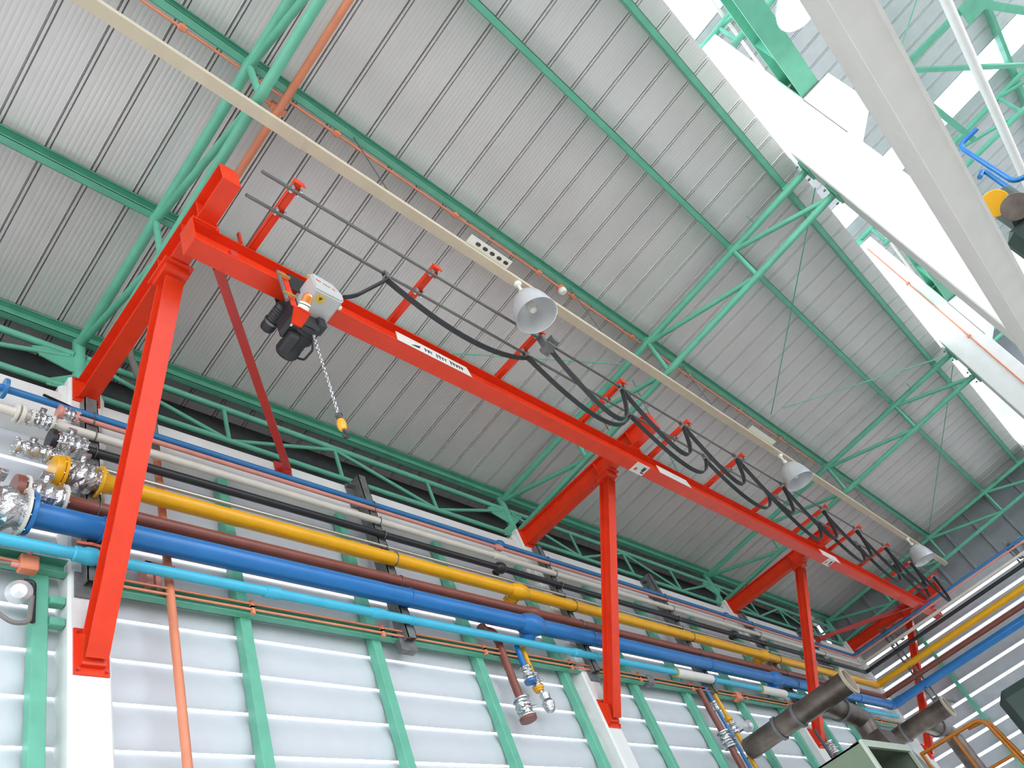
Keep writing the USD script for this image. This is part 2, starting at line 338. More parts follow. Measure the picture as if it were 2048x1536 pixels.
for (p, q), lab in zip((((6.3, -5.80, 9.05), (9.4, -3.2, 8.93)), ((11.9, -5.8, 9.05), (9.5, -3.4, 8.93)), ((12.3, -5.75, 9.05), (17.8, -3.1, 8.93)), ((5.8, -2.6, 8.80), (3.2, -1.45, 8.80)), ((6.2, -2.5, 8.8), (9.0, -1.45, 8.8))),
        ("thin green bracing rod from the near crane column across the roof", "thin green bracing rod from the second crane column back towards the lamp tray", "thin green bracing rod running to the end wall truss",
         "thin green bracing rod left of the second roof truss above the red beam", "thin green bracing rod right of the second roof truss above the red beam")):
    t = thing("bracing_rod", lab, "bracing rod", p, "thin roof bracing rods")
    part(t, "rod", B().tube(p, q, 0.008, 8), "green")

# ------------------------------------------------------------------ red brackets and runway beam
BL = ("nearest red steel wall bracket with its long slanting strut", "second red steel wall bracket, at the middle of the beam", "third red steel wall bracket, partly behind the exhaust pipe", "farthest red steel wall bracket in the corner behind the pipes")
for i, lab in enumerate(BL):
    x = 6.0 * i
    t = thing("wall_bracket", lab, "bracket", (x, 0, 7.88), "red wall brackets")
    part(t, "wall_plate", B().box((x - 0.118, -0.014, 7.726), (x + 0.118, 0.0, 8.042)), "red", smooth=False)
    part(t, "bracket_beam", B().ibeam((x, -0.014, 7.895), (x, -2.46, 7.895), 0.25, 0.15), "red", smooth=False)
    e = B().plate([(-0.075, -0.125), (0.075, -0.125), (0.075, 0.10), (0.05, 0.125), (-0.05, 0.125), (-0.075, 0.10)], (x, -2.466, 7.895), (1, 0, 0), (0, 0, 1), 0.012)
    part(t, "end_plate", e, "red", smooth=False)
    for s in (-1, 1):
        for y in (-1.47, -1.86, -2.09): part(t, "stiffener", B().box((x + s * 0.008, y - 0.005, 7.785), (x + s * 0.072, y + 0.005, 8.005)), "red", smooth=False)
    p, q = V(x, -0.03, 5.06), V(x, -1.50, 7.68)
    part(t, "strut", B().ibeam(p, q, 0.15, 0.15, up=(0, -1, 0.5)), "red", smooth=False)
    part(t, "strut_seat", B().box((x - 0.12, -1.66, 7.742), (x + 0.12, -1.36, 7.768)).box((x - 0.10, -1.62, 7.68), (x + 0.10, -1.40, 7.742)), "red", smooth=False)
    part(t, "wall_plate", B().box((x - 0.118, -0.014, 4.943), (x + 0.118, 0.0, 5.31)), "red", smooth=False)
    part(t, "gusset", B().plate([(-0.014, 5.0), (-0.014, 5.27), (-0.10, 5.2), (-0.05, 5.0)], (x, 0, 0), (0, 1, 0), (0, 0, 1), 0.16), "red", smooth=False)
    bl = B()
    for dx in (-0.095, 0.095):
        for z in (7.76, 8.01, 4.975, 5.28): bl.tube((x + dx, -0.014, z), (x + dx, -0.034, z), 0.012, 6)
    part(t, "bolts", bl, "red_old", kind="stuff", smooth=False)
t = thing("runway_beam", "long red hoist runway beam hanging under the wall brackets", "beam", (0, -1.975, 7.45))
BY = -1.975
part(t, "bottom_flange", B().box((-0.12, BY - 0.082, 7.452), (18.6, BY + 0.082, 7.467)), "red", smooth=False)
part(t, "top_flange", B().box((-0.12, BY - 0.082, 7.730), (18.6, BY + 0.082, 7.745)), "red", smooth=False)
part(t, "web", B().box((-0.12, BY - 0.006, 7.467), (18.6, BY + 0.006, 7.730)), "red", smooth=False)
for x in (-0.115, 18.59):
    part(t, "end_plate", B().box((x - 0.006, BY - 0.09, 7.44), (x + 0.006, BY + 0.09, 7.755)), "red", smooth=False)
for x in (0.22, 18.2):
    part(t, "end_stop", B().box((x - 0.03, BY - 0.085, 7.468), (x + 0.03, BY - 0.01, 7.56)), "red_old", smooth=False)
for i in range(4):
    c = B()
    for s in (-1, 1):
        c.box((6 * i - 0.11, BY + s * 0.082 - 0.02, 7.738), (6 * i + 0.11, BY + s * 0.082 + 0.02, 7.772)); c.tube((6 * i + 0.09, BY + s * 0.1, 7.70), (6 * i + 0.09, BY + s * 0.1, 7.80), 0.012, 6)
    part(t, "clamp", c, "red", smooth=False)
part(t, "cable_post", B().box((0.30, BY - 0.10, 7.745), (0.32, BY - 0.07, 7.90)), "red", smooth=False)
yf = BY - 0.084
def strokes(n, width, height, seed):        # print too small to read: letter-like strokes
    rg = random.Random(seed); out = []; x = 0.0; step = width / n
    for k in range(n):
        if k not in (3, 8): out.append((x, 0.0, x + step * rg.uniform(0.22, 0.4), height * rg.uniform(0.75, 1.0))); out.append((x + step * 0.2, height * rg.uniform(0.3, 0.6), x + step * 0.75, height * rg.uniform(0.65, 0.8)))
        x += step
    return out
def banner(x0, x1, lines, notch):
    b = B().plate([(x0, 7.455), (x0 + 0.02, 7.60), (x1 - 0.02, 7.60), (x1, 7.455)], (0, BY - 0.086, 0), (1, 0, 0), (0, 0, 1), 0.004)
    s = part(t, "name_banner", b, "signwhite", smooth=False, label="white name banner")
    if lines:
        lt = B()
        for u0, v0, u1, v1 in strokes(14, x1 - x0 - 0.45, 0.07, 3): lt.box((x0 + 0.36 + u0, BY - 0.0895, 7.49 + v0), (x0 + 0.36 + u1, BY - 0.0878, 7.49 + v1))
        part(T(s.path, s.loc), "lettering", lt, "ink", smooth=False, kind="stuff")
        part(T(s.path, s.loc), "mark", B().plate([(0, 0), (0.10, 0), (0.13, 0.05), (0.06, 0.03)], (x0 + 0.18, BY - 0.0895, 7.49), (1, 0, 0), (0, 0, 1), 0.002), "ink", smooth=False)
banner(1.88, 2.86, True, True); banner(6.35, 7.15, False, False); banner(11.6, 12.4, False, False)
def picto(x):
    b = B().box((x - 0.14, BY - 0.081, 7.4475), (x + 0.14, BY + 0.081, 7.452))
    s = part(t, "warning_sign", b, "signwhite", smooth=False, label="white square pictogram sign")
    part(s, "pictogram", B().lathe([(0.001, 0), (0.026, 0), (0.026, 0.002), (0.001, 0.002)], (x - 0.07, BY + 0.02, 7.4455), (0, 0, 1), 12), "redink", smooth=False)
    part(s, "pictogram", B().box((x + 0.04, BY - 0.05, 7.4455), (x + 0.10, BY + 0.02, 7.4474)).box((x + 0.06, BY + 0.03, 7.4455), (x + 0.12, BY + 0.05, 7.4474)), "ink", smooth=False)
picto(5.98); picto(12.0)
for (p, q), lab in ((((0.20, -1.85, 7.60), (2.05, -0.02, 7.72)), "dark red flat brace from the beam's near end to the white ring beam"), (((17.2, -1.9, 7.62), (15.9, -0.02, 7.78)), "dark red brace from the beam's far end to the ring beam")):
    t2 = thing("side_brace", lab, "brace", q, "red side braces of the runway beam")
    part(t2, "brace_bar", B().bar(p, q, 0.075, 0.075), "red_old", smooth=False)
    s = 1
    part(t2, "foot_plate", B().box((q[0] - 0.10, 0.045, 7.62), (q[0] + 0.10, 0.058, 7.86)).box((q[0] - 0.04, -0.03, q[2] - 0.05), (q[0] + 0.04, 0.05, q[2] + 0.05)), "red_old", smooth=False)

# ------------------------------------------------------------------ festoon: arms, track rods, trolleys, cables
ordinal = ("first", "second", "third", "fourth", "fifth", "sixth", "seventh", "eighth", "ninth", "tenth", "eleventh", "twelfth")
arm0 = None
for k in range(12):
    x = 0.42 + 1.495 * k
    lab = f"short red bracket carrying the cable track, {ordinal[k]} from the hoist end"
    if arm0 is None:
        arm0 = a = thing("cable_track_bracket", lab, "bracket", (x, BY, 7.76), "red cable track arms")
        part(a, "angle_bar", B().box((x - 0.03, -2.74, 7.757), (x + 0.03, -1.95, 7.763)).box((x - 0.033, -2.74, 7.757), (x - 0.027, -1.95, 7.81)), "red", smooth=False)
        part(a, "end_tab", B().box((x - 0.033, -2.75, 7.75), (x + 0.06, -2.742, 7.82)), "red", smooth=False)
        for y in (-2.46, -2.69):
            c = B()
            for dx in (-0.035, 0.035): c.box((x + dx - 0.012, y - 0.03, 7.715), (x + dx + 0.012, y + 0.03, 7.757)); c.tube((x + dx, y - 0.035, 7.735), (x + dx, y + 0.035, 7.735), 0.007, 6)
            part(a, "rod_clamp", c, "chrome", smooth=False)
    else:
        dup(arm0, "cable_track_bracket", lab, (x, BY, 7.76))
for y, lab in ((-2.46, "steel festoon track rod closer to the red beam"), (-2.69, "steel festoon track rod farther from the red beam, under the lamp")):
    t = thing("track_rod", lab, "rod", (0, y, 7.72), "parallel festoon track rods")
    part(t, "rod", B().tube((0.115, y, 7.72), (17.6, y, 7.72), 0.0145, 10), "rod")
LX, UX = [1.51, 3.41, 5.31, 7.14, 9.01, 10.87, 12.72, 14.55, 16.35], [3.49, 4.86, 6.23, 7.65, 9.15, 10.65, 12.1, 13.55, 15.0, 16.5]
tr0 = None
for y, xs, nm in ((-2.46, LX, "inner"), (-2.69, UX, "outer")):
    for k, x in enumerate(xs):
        lab = f"small steel cable trolley on the {nm} track rod, {ordinal[k]} from the hoist"
        if tr0 is None:
            tr0 = a = thing("cable_trolley", lab, "trolley", (x, y, 7.72), "cable trolleys on the track rods")
            part(a, "hanger", B().box((x - 0.025, y - 0.022, 7.63), (x + 0.025, y - 0.017, 7.745)).box((x - 0.025, y + 0.017, 7.63), (x + 0.025, y + 0.022, 7.745)).box((x - 0.03, y - 0.03, 7.645), (x + 0.03, y + 0.03, 7.675)), "chrome", smooth=False)
            part(a, "wheel", B().disc((x, y, 7.742), (0, 1, 0), 0.018, 0.03, 14), "rod")
        else: dup(tr0, "cable_trolley", lab, (x, y, 7.72))
def swag(xs, y, z, sags, w0=0.0):
    pts = []
    for a, b, s in zip(xs, xs[1:], sags):
        for k in range(17):
            u = k / 16; pts.append((a + (b - a) * u, y + 0.012 * math.sin(9 * a + 3 * u), z - 4 * s * u * (1 - u)))
    return pts
def ribbon(pts, w=0.05, th=0.014):
    b = B(); pts = np.asarray(pts); keep = [0] + [i for i in range(1, len(pts)) if np.linalg.norm(pts[i] - pts[i - 1]) > 1e-3]; pts = pts[keep]
    t = np.gradient(pts, axis=0); t /= np.linalg.norm(t, axis=1, keepdims=True); s = np.tile((0, 1.0, 0), (len(pts), 1)); n = np.cross(t, s)
    v = np.stack([pts - s * w / 2 - n * th / 2, pts + s * w / 2 - n * th / 2, pts + s * w / 2 + n * th / 2, pts - s * w / 2 + n * th / 2], 1).reshape(-1, 3); f = []
    for i in range(len(pts) - 1):
        for k in range(4):
            a, c = i * 4 + k, i * 4 + (k + 1) % 4; f += [(a, c, c + 4), (a, c + 4, a + 4)]
    return b.add(v, f)
t = thing("festoon_cable", "flat dark power cable looping from the hoist along the inner track rod", "cable", (1.5, -2.46, 7.65))
lead = fillet([(1.04, -2.17, 7.36), (1.18, -2.30, 7.33), (1.38, -2.42, 7.50), (1.51, -2.46, 7.64)], 0.15)
part(t, "lead", ribbon(lead, 0.045, 0.02), "cable")
part(t, "loops", ribbon(swag(LX, -2.46, 7.64, [0.30, 0.48, 0.55, 0.55, 0.6, 0.6, 0.6, 0.6]), 0.05, 0.016), "cable")
t = thing("festoon_cable", "flat dark control cable in steep loops along the outer track rod", "cable", (3.5, -2.69, 7.65))
part(t, "loops", ribbon(swag(UX, -2.69, 7.64, [0.78, 0.75, 0.72, 0.75, 0.8, 0.8, 0.8, 0.8, 0.8]), 0.05, 0.016), "cable")
cg = B().box((3.40, -2.73, 7.60), (3.46, -2.66, 7.75)).box((3.41, -2.76, 7.55), (3.52, -2.62, 7.60)).box((3.47, -2.80, 7.60), (3.56, -2.70, 7.69))
part(t, "end_clamp", cg, "steel", smooth=False, label="grey end clamp")
t = thing("tow_rope", "thin grey tow rope slanting below the festoon near its end clamp", "rope", (3.5, -2.7, 7.6))
part(t, "rope", B().sweep([(3.50, -2.70, 7.54), (4.2, -2.55, 7.62), (5.35, -2.12, 7.76)], 0.008, 6), "greycable")

# ------------------------------------------------------------------ the chain hoist
HX = 0.92
t = thing("chain_hoist", "electric chain hoist with grey control box, black motors and amber beacon", "hoist", (HX, BY, 7.2))
for s in (-1, 1):
    part(t, "trolley_plate", B().box((0.70, BY + s * 0.105 - 0.006, 7.36), (1.02, BY + s * 0.105 + 0.006, 7.60), 0.004), "motor", smooth=False)
    for x in (0.77, 0.95): part(t, "wheel", B().disc((x, BY + s * 0.062, 7.50), (0, 1, 0), 0.032, 0.036, 18), "steel")
part(t, "hoist_body", B().box((0.70, -2.02, 7.06), (1.00, -1.78, 7.38), 0.03), "motor", smooth=False)
cb = B().plate([(0.80, 7.19), (1.035, 7.19), (1.075, 7.24), (1.075, 7.31), (1.0, 7.42), (0.80, 7.44), (0.785, 7.40), (0.785, 7.20)], (0, -2.125, 0), (1, 0, 0), (0, 0, 1), 0.25)
bx = part(t, "control_box", cb, "grey", smooth=False, label="light grey control box")
part(bx, "cover", B().plate([(0.79, 7.205), (1.03, 7.205), (1.065, 7.245), (1.065, 7.31), (0.995, 7.41), (0.80, 7.43)], (0, -2.256, 0), (1, 0, 0), (0, 0, 1), 0.014), "grey", smooth=False)
lt = B()
for u0, v0, u1, v1 in strokes(11, 0.19, 0.026, 5):
    d = -0.15 * u0; lt.box((0.815 + u0, -2.265, 7.335 + v0 + d), (0.815 + u1, -2.2628, 7.335 + v1 + d))
part(bx, "lettering", lt, "redink", smooth=False, kind="stuff")
part(bx, "warning_sticker", B().box((0.83, -2.23, 7.1865), (0.90, -2.16, 7.19)), "signyellow", smooth=False)
part(bx, "warning_symbol", B().plate([(0, 0), (0.036, 0), (0.018, 0.032)], (0.847, -2.21, 7.1855), (1, 0, 0), (0, 1, 0), 0.001), "ink", smooth=False)
part(bx, "cable_gland", B().tube((1.07, -2.15, 7.30), (1.13, -2.15, 7.31), 0.022, 10), "ivory")
part(bx, "lifting_eye", B().sweep(fillet([(0.80, -2.20, 7.43), (0.80, -2.20, 7.49), (0.86, -2.20, 7.49), (0.86, -2.20, 7.43)], 0.02), 0.010, 8), "brass")
def motor(name, x, z, y0, y1, r, fin):
    m = B().lathe([(0.001, 0), (r * 0.8, 0), (r, 0.03)] + [(r * (1 - (0.06 if k % 2 else 0)), 0.03 + (y1 - 0.10) * 0 + k * fin) for k in range(1, 12)] + [(r, 0.03 + 12 * fin), (r * 1.02, 0.05 + 12 * fin), (r * 1.02, 0.10 + 12 * fin), (r * 0.86, 0.125 + 12 * fin), (0.001, 0.13 + 12 * fin)], (x, y0, z), (0, 1, 0), 28)
    return part(t, name, m, "motor", smooth=30)
motor("hoist_motor", 0.88, 7.12, -1.98, -1.45, 0.098, 0.019)
motor("travel_motor", 0.70, 7.29, -1.95, -1.6, 0.060, 0.0125)
part(t, "motor_band", B().lathe([(0.065, 0), (0.067, 0.0), (0.067, 0.022), (0.065, 0.022)], (0.70, -1.78, 7.29), (0, 1, 0), 24), "rod")
part(t, "capacitor", B().box((0.74, -1.9, 6.98), (0.84, -1.70, 7.06), 0.02), "motor", smooth=False)
part(t, "chain_guide", B().box((0.94, -2.05, 7.08), (1.02, -1.93, 7.19), 0.012), "motor", smooth=False)
part(t, "data_cable", B().sweep(fillet([(0.96, -1.90, 7.08), (0.99, -1.84, 7.00), (0.985, -1.72, 7.00), (0.95, -1.66, 7.08)], 0.04), 0.010, 8), "cable")
part(t, "nameplate", B().box((0.72, -1.99, 7.045), (0.735, -1.93, 7.052)), "ivory", smooth=False)
ba = B().bar((0.635, -2.10, 7.53), (0.655, -2.10, 7.05), 0.055, 0.008, up=(0, 1, 0))
bo, ax = V(0.70, -2.13, 7.0), unit((0.06, -0.80, 0.60)); bx1 = unit(np.cross((1, 0, 0), ax)); bx0 = np.cross(ax, bx1)
q = lambda a, b, h: tuple(bo + bx0 * a + bx1 * b + ax * h)
ba.hexa([q(-0.055, -0.05, -0.008), q(0.055, -0.05, -0.008), q(0.055, 0.05, -0.008), q(-0.055, 0.05, -0.008), q(-0.055, -0.05, 0), q(0.055, -0.05, 0), q(0.055, 0.05, 0), q(-0.055, 0.05, 0)])
ba.hexa([q(-0.02, -0.05, -0.13), q(0.05, -0.05, -0.13), q(0.05, 0.0, -0.13), q(-0.02, 0.0, -0.13), q(-0.055, -0.05, -0.008), q(0.055, -0.05, -0.008), q(0.055, 0.045, -0.008), q(-0.055, 0.045, -0.008)])
part(t, "beacon_bracket", ba, "red", smooth=False, label="red sheet bracket under the beacon")
bs = part(t, "beacon_base", B().lathe([(0.001, 0), (0.047, 0), (0.047, 0.055), (0.043, 0.058), (0.001, 0.058)], bo, ax, n=28), "ivory", label="white beacon base")
part(bs, "print_line", B().lathe([(0.0475, 0.034), (0.0478, 0.034), (0.0478, 0.040), (0.0475, 0.040)], bo, ax, n=28), "ink")
part(t, "beacon_dome", B().lathe([(0.041, 0), (0.041, 0.05)] + [(0.041 * math.cos(a), 0.05 + 0.041 * math.sin(a)) for a in np.linspace(0.1, 1.56, 8)], bo + ax * 0.058, ax, n=28), "amber", label="amber beacon dome")
part(t, "limit_rod", B().tube((0.565, -2.12, 7.46), (0.575, -2.12, 7.06), 0.016, 10), "steel")
for z in (7.40, 7.13): part(t, "rod_clip", B().box((0.55, -2.145, z), (0.66, -2.125, z + 0.02)), "brass", smooth=False)
ch = B(); cx, cy = 0.93, -1.95
for k in range(34):
    z = 7.02 - 0.0300 * k
    ring = []
    for a in np.linspace(0, 2 * np.pi, 11):
        du, dz = 0.0120 * math.cos(a), 0.0200 * math.sin(a)
        ring.append((cx + du, cy, z + dz) if k % 2 else (cx, cy + du, z + dz))
    ch.sweep(ring, 0.0048, 6, caps=False)
part(t, "chain", ch, "chrome", kind="stuff", label="steel load chain")
hk = part(t, "hook_block", B().lathe([(0.001, 0), (0.022, 0.004), (0.034, 0.03), (0.036, 0.07), (0.028, 0.105), (0.001, 0.112)], (cx, cy, 5.875), n=16), "hookyellow", label="orange yellow hook block")
part(hk, "limit_spring", B().lathe([(0.012, 0), (0.026, 0.0), (0.022, 0.045), (0.03, 0.05), (0.03, 0.056), (0.012, 0.058)], (cx, cy, 5.985), n=14), "rod")
hkp = [(cx, cy, 5.885)] + [(cx + 0.030 * math.sin(a) * 1.0, cy, 5.835 + 0.034 * math.cos(a)) for a in np.linspace(0.2, 4.4, 12)]
part(hk, "hook", B().sweep(hkp, [0.012] * 10 + [0.009, 0.007, 0.004], 8), "motor")

# ------------------------------------------------------------------ lamp tray, lamps, conduit under purlin
t = thing("lamp_tray", "long beige lamp tray running under the roof trusses", "tray", (0, -2.93, 8.13))
TY0, TY1 = -2.882, -2.978
part(t, "tray_body", B().box((-6, TY1, 8.14), (17.9, TY0, 8.146)).box((-6, TY1, 8.146), (17.9, TY1 + 0.005, 8.21)).box((-6, TY0 - 0.005, 8.146), (17.9, TY0, 8.21)), "beige", smooth=False)
part(t, "joint_cover", B().box((0.28, TY1 - 0.004, 8.134), (0.42, TY0 + 0.004, 8.14)), "beige", smooth=False)
pb = B().box((2.27, TY1 - 0.10, 8.20), (2.86, TY1 - 0.004, 8.206))
s = part(t, "perforated_bracket", pb, "ivory", smooth=False, label="white perforated bracket strip")
for k in range(5): part(s, "slot", B().plate([(-0.035, 0), (-0.02, 0.018), (0.02, 0.018), (0.035, 0), (0.02, -0.018), (-0.02, -0.018)], (2.40 + 0.10 * k, TY1 - 0.052, 8.199), (1, 0, 0), (0, 1, 0), 0.003), "ink", smooth=False)
part(t, "cover_strip", B().box((8.14, TY1 - 0.09, 8.20), (8.92, TY1 - 0.004, 8.206)), "ivory", smooth=False)
hs = B()
for x in (1.35, 4.6, 7.2, 10.4, 13.4, 16.4): hs.tube((x, TY1 + 0.02, 8.15), (x - 0.25, -3.01, ZT(-3.01) + 0.006), 0.005, 6)
part(t, "hanger_wires", hs, "rod", kind="stuff")
lamp0 = None
for k, (x, lab) in enumerate(((3.04, "unlit high bay lamp with big open reflector, largest of the three under the tray"), (9.2, "unlit high bay lamp under the tray near the middle"), (15.15, "unlit high bay lamp at the far end of the tray"))):
    if lamp0 is None:
        lamp0 = a = thing("high_bay_lamp", lab, "lamp", (x, -2.93, 8.14), "high bay lamps under the beige tray")
        part(a, "junction_cap", B().lathe([(0.001, 0), (0.04, 0), (0.045, -0.02), (0.03, -0.045), (0.001, -0.05)], (x, -2.93, 8.142), n=16), "ivory")
        part(a, "stem", B().tube((x, -2.93, 8.10), (x, -2.93, 7.96), 0.017, 10).lathe([(0.017, 0), (0.030, -0.02), (0.032, -0.09), (0.026, -0.10)], (x, -2.93, 8.03), n=14), "ivory")
        part(a, "collar", B().lathe([(0.001, 0), (0.045, 0), (0.045, -0.03), (0.001, -0.03)], (x, -2.93, 7.945), n=16), "motor")
        R = [(0.045, 7.93), (0.080, 7.915), (0.130, 7.87), (0.165, 7.80), (0.190, 7.72), (0.206, 7.64), (0.216, 7.57)]
        prof = [(r, z) for r, z in R] + [(0.222, 7.568), (0.222, 7.576)] + [(r + 0.004, z + 0.002) for r, z in R[::-1]]
        part(a, "reflector", B().lathe(prof, (x, -2.93, 0), n=40), "aluminium", smooth=50)
        part(a, "bulb", B().lathe([(0.022, 7.92), (0.025, 7.84), (0.045, 7.78), (0.050, 7.72), (0.035, 7.66), (0.001, 7.645)], (x, -2.93, 0), n=18), "signwhite")
    else: dup(lamp0, "high_bay_lamp", lab, (x, -2.93, 8.14))
t = thing("conduit", "thin orange conduit clipped along the green purlin above the lamp tray", "conduit", (0, -2.99, 8.75))
zc = ZT(-3.01) + 0.0; yc = -2.945
part(t, "conduit_run", B().tube((-6, yc, zc), (11.7, yc, zc), 0.012, 8), "orange")
for x in (-0.55, 0.95, 2.47, 3.83, 4.47, 5.75, 7.2, 8.75, 10.2): part(t, "saddle", B().box((x - 0.035, yc - 0.03, zc - 0.02), (x + 0.035, yc + 0.02, zc + 0.03), 0.008).box((x - 0.012, yc - 0.04, zc + 0.0), (x + 0.012, yc + 0.03, zc + 0.05)), "orange", smooth=False)
t = thing("smoke_detector", "round ivory smoke detector on an orange box beside the purlin conduit", "smoke detector", (4.24, yc, zc))
part(t, "box", B().lathe([(0.001, 0.02), (0.048, 0.02), (0.048, -0.05), (0.001, -0.05)], (4.24, yc, zc), n=20), "orange")
part(t, "detector_head", B().lathe([(0.001, -0.10), (0.03, -0.10), (0.05, -0.08), (0.052, -0.05), (0.001, -0.05)], (4.24, yc, zc), n=20), "ivory")
t = thing("fire_pipe", "thick orange pipe beside the nearest roof truss, turning down the wall", "pipe", (0.45, -2, 8.9))
part(t, "overhead_run", B().tube((0.40, -6.3, 9.14), (0.40, -0.3, 8.80), 0.036), "orange")
part(t, "hanger", B().box((0.33, -2.86, 8.95), (0.47, -2.80, 9.02)).tube((0.25, -2.83, 8.98), (0.40, -2.83, 8.98), 0.018, 8), "orange", smooth=False)
part(t, "bend", B().sweep(fillet([(0.40, -0.3, 8.80), (0.40, -0.02, 8.78), (0.60, -0.02, 7.9), (0.60, -0.02, 7.35)], 0.25), 0.036), "greycable", label="grey bent section")
part(t, "drop", B().tube((0.60, -0.02, 7.45), (0.62, -0.02, 0.1), 0.034), "orange")
part(t, "wall_clamp", B().box((0.42, -0.03, 5.98), (0.66, 0.02, 6.03)).box((0.42, -0.03, 5.80), (0.47, 0.10, 6.03)).box((0.52, 0.02, 5.80), (0.56, 0.10, 6.0)), "salmon", smooth=False)

# ------------------------------------------------------------------ wall steel: posts, girts, conduits on the louvred wall
PX = (-3.2, -1.75, -0.30, 1.30, 2.70, 4.12, 5.62, 7.10, 8.45, 10.1, 11.6, 13.1, 14.6, 16.1)
for k, x in enumerate(PX):
    lab = ("green square wall post far left beyond the frame", "green square wall post second beyond the left column", "green square wall post left of the nearest white column", "green square wall post right of the orange drop pipe", "green wall post below the first grey pipe support",
           "green wall post left of the brown drop pipe", "green wall post hugging the second white column", "green wall post just right of the second strut", "green wall post left of the far brown drop", "green wall post right of the far yellow drop",
           "green wall post hugging the third white column", "green wall post first beyond the third column", "green wall post second beyond the third column", "green wall post nearest the corner")[k]
    if k < 2: continue
    t = thing("wall_post", lab, "post", (x, 0.11, 0), "green wall posts")
    part(t, "post_tube", B().box((x - 0.05, 0.06, 0), (x + 0.05, 0.16, 7.36 if x > 0 else 5.86), 0.006), "green", smooth=False)
for i, (a, b) in enumerate(((-6.4, -0.15), (0.15, 5.85), (6.15, 11.85), (12.15, 17.85))):
    t = thing("wall_girt", ("green wall rail left of the nearest column", "green wall rail between first and second columns", "green wall rail between second and third columns", "green wall rail between third column and corner")[i], "rail", (a, 0.1, 5.72), "green wall rails")
    z = 5.80 if i == 0 else 5.72
    part(t, "rail", B().box((a, 0.065, z - 0.02), (b, 0.07, z + 0.10)).box((a, -0.008, z - 0.02), (b, 0.07, z - 0.015)).box((a, -0.008, z + 0.095), (b, 0.07, z + 0.10)), "green", smooth=False)
for z, lab in ((5.79, "upper thin orange conduit along the green wall rail"), (5.73, "lower thin orange conduit along the green wall rail")):
    t = thing("conduit", lab, "conduit", (0, -0.015, z), "orange wall conduits")
    part(t, "conduit_run", B().tube((0.16, -0.030, z), (17.8, -0.030, z - 0.02), 0.011, 8), "orange")
    for x in PX[3:]: part(t, "saddle", B().box((x + 0.0, -0.045, z - 0.05), (x + 0.03, -0.016, z + 0.03)), "orange", smooth=False)
t = thing("conduit", "thin orange conduit pair leading left from the junction box", "conduit", (-3, 0.0, 5.9))
part(t, "conduit_run", B().tube((-5, -0.01, 5.98), (-0.36, -0.01, 5.94), 0.013, 8), "orange")
part(t, "conduit_run", B().tube((-5, -0.01, 5.83), (-0.45, -0.01, 5.80), 0.013, 8), "orange")
t = thing("junction_box", "orange junction box on the green post at the left edge", "junction box", (-0.42, 0.0, 5.8))
part(t, "box", B().box((-0.48, -0.05, 5.73), (-0.355, 0.04, 5.86), 0.012), "orange", smooth=False)
part(t, "spout", B().tube((-0.42, -0.01, 5.86), (-0.39, -0.01, 5.95), 0.013, 8), "orange")
part(t, "cable_gland", B().tube((-0.48, -0.01, 5.77), (-0.53, -0.01, 5.77), 0.02, 10), "salmon")
t = thing("flexible_cable", "grey flexible cable hanging in a loop beside the left post", "cable", (-0.5, 0, 5.5))
part(t, "hose", B().sweep(fillet([(-0.53, -0.01, 5.77), (-0.68, -0.01, 5.76), (-0.66, -0.01, 5.40), (-0.50, -0.01, 5.28), (-0.40, -0.01, 5.30), (-0.37, 0.03, 5.55)], 0.10, 8), 0.016, 10), "greycable")
t = thing("wall_floodlight", "dark bracket lamp with shiny reflector behind the left green post", "lamp", (-0.42, 0.05, 5.6))
part(t, "reflector", B().lathe([(0.001, 0.05), (0.05, 0.04), (0.085, 0.0), (0.08, -0.005), (0.04, 0.03), (0.001, 0.04)], (-0.45, 0.04, 5.58), (-0.3, -0.8, -0.4), 24), "aluminium")
part(t, "bracket", B().sweep(fillet([(-0.42, 0.04, 5.68), (-0.36, 0.04, 5.68), (-0.36, 0.04, 5.35)], 0.06), 0.02, 8), "motor")
t = thing("post_clips", "pair of small green cleats between the left post and the column", "cleat", (-0.2, 0.05, 5.5))
for z in (5.56, 5.38): part(t, "cleat", B().box((-0.25, 0.03, z - 0.03), (-0.15, 0.10, z + 0.035), 0.006), "green", smooth=False)

# ------------------------------------------------------------------ pipe supports and the wall pipes
def zy(z, y): return 1.6 + (z - 1.6) * (4.788 + y) / 4.588
SPEC = [("blueS", 7.345, 0.030, "blue2", -6), ("salmon", 7.27, 0.023, "salmon", -0.14), ("cream", 7.10, 0.039, "cream", -6), ("black", 6.905, 0.040, "black", -0.10), ("silver", 6.73, 0.021, "silver", -0.28),
        ("yellow", 6.578, 0.073, "yellow", 0.02), ("brown", 6.285, 0.056, "brown", -0.24), ("blueL", 6.085, 0.094, "blue", -0.5), ("cyan", 5.80, 0.044, "cyan", -6)]
PL = {"blueS": "slim blue pipe, topmost of the wall pipes, across the white ring beam", "salmon": "thin salmon pink pipe just below the topmost blue pipe", "cream": "cream pipe third from the top, above the black pipe",
      "black": "black pipe with round black tees, above the yellow one", "silver": "thin bare silver pipe between the black and yellow pipes", "yellow": "thick bright yellow pipe along the louvred wall",
      "brown": "brown pipe between the yellow and the big blue pipes", "blueL": "thickest blue pipe, second from the bottom", "cyan": "light cyan plastic pipe, lowest of the wall pipes"}
PIPE = {}
XP = 17.1
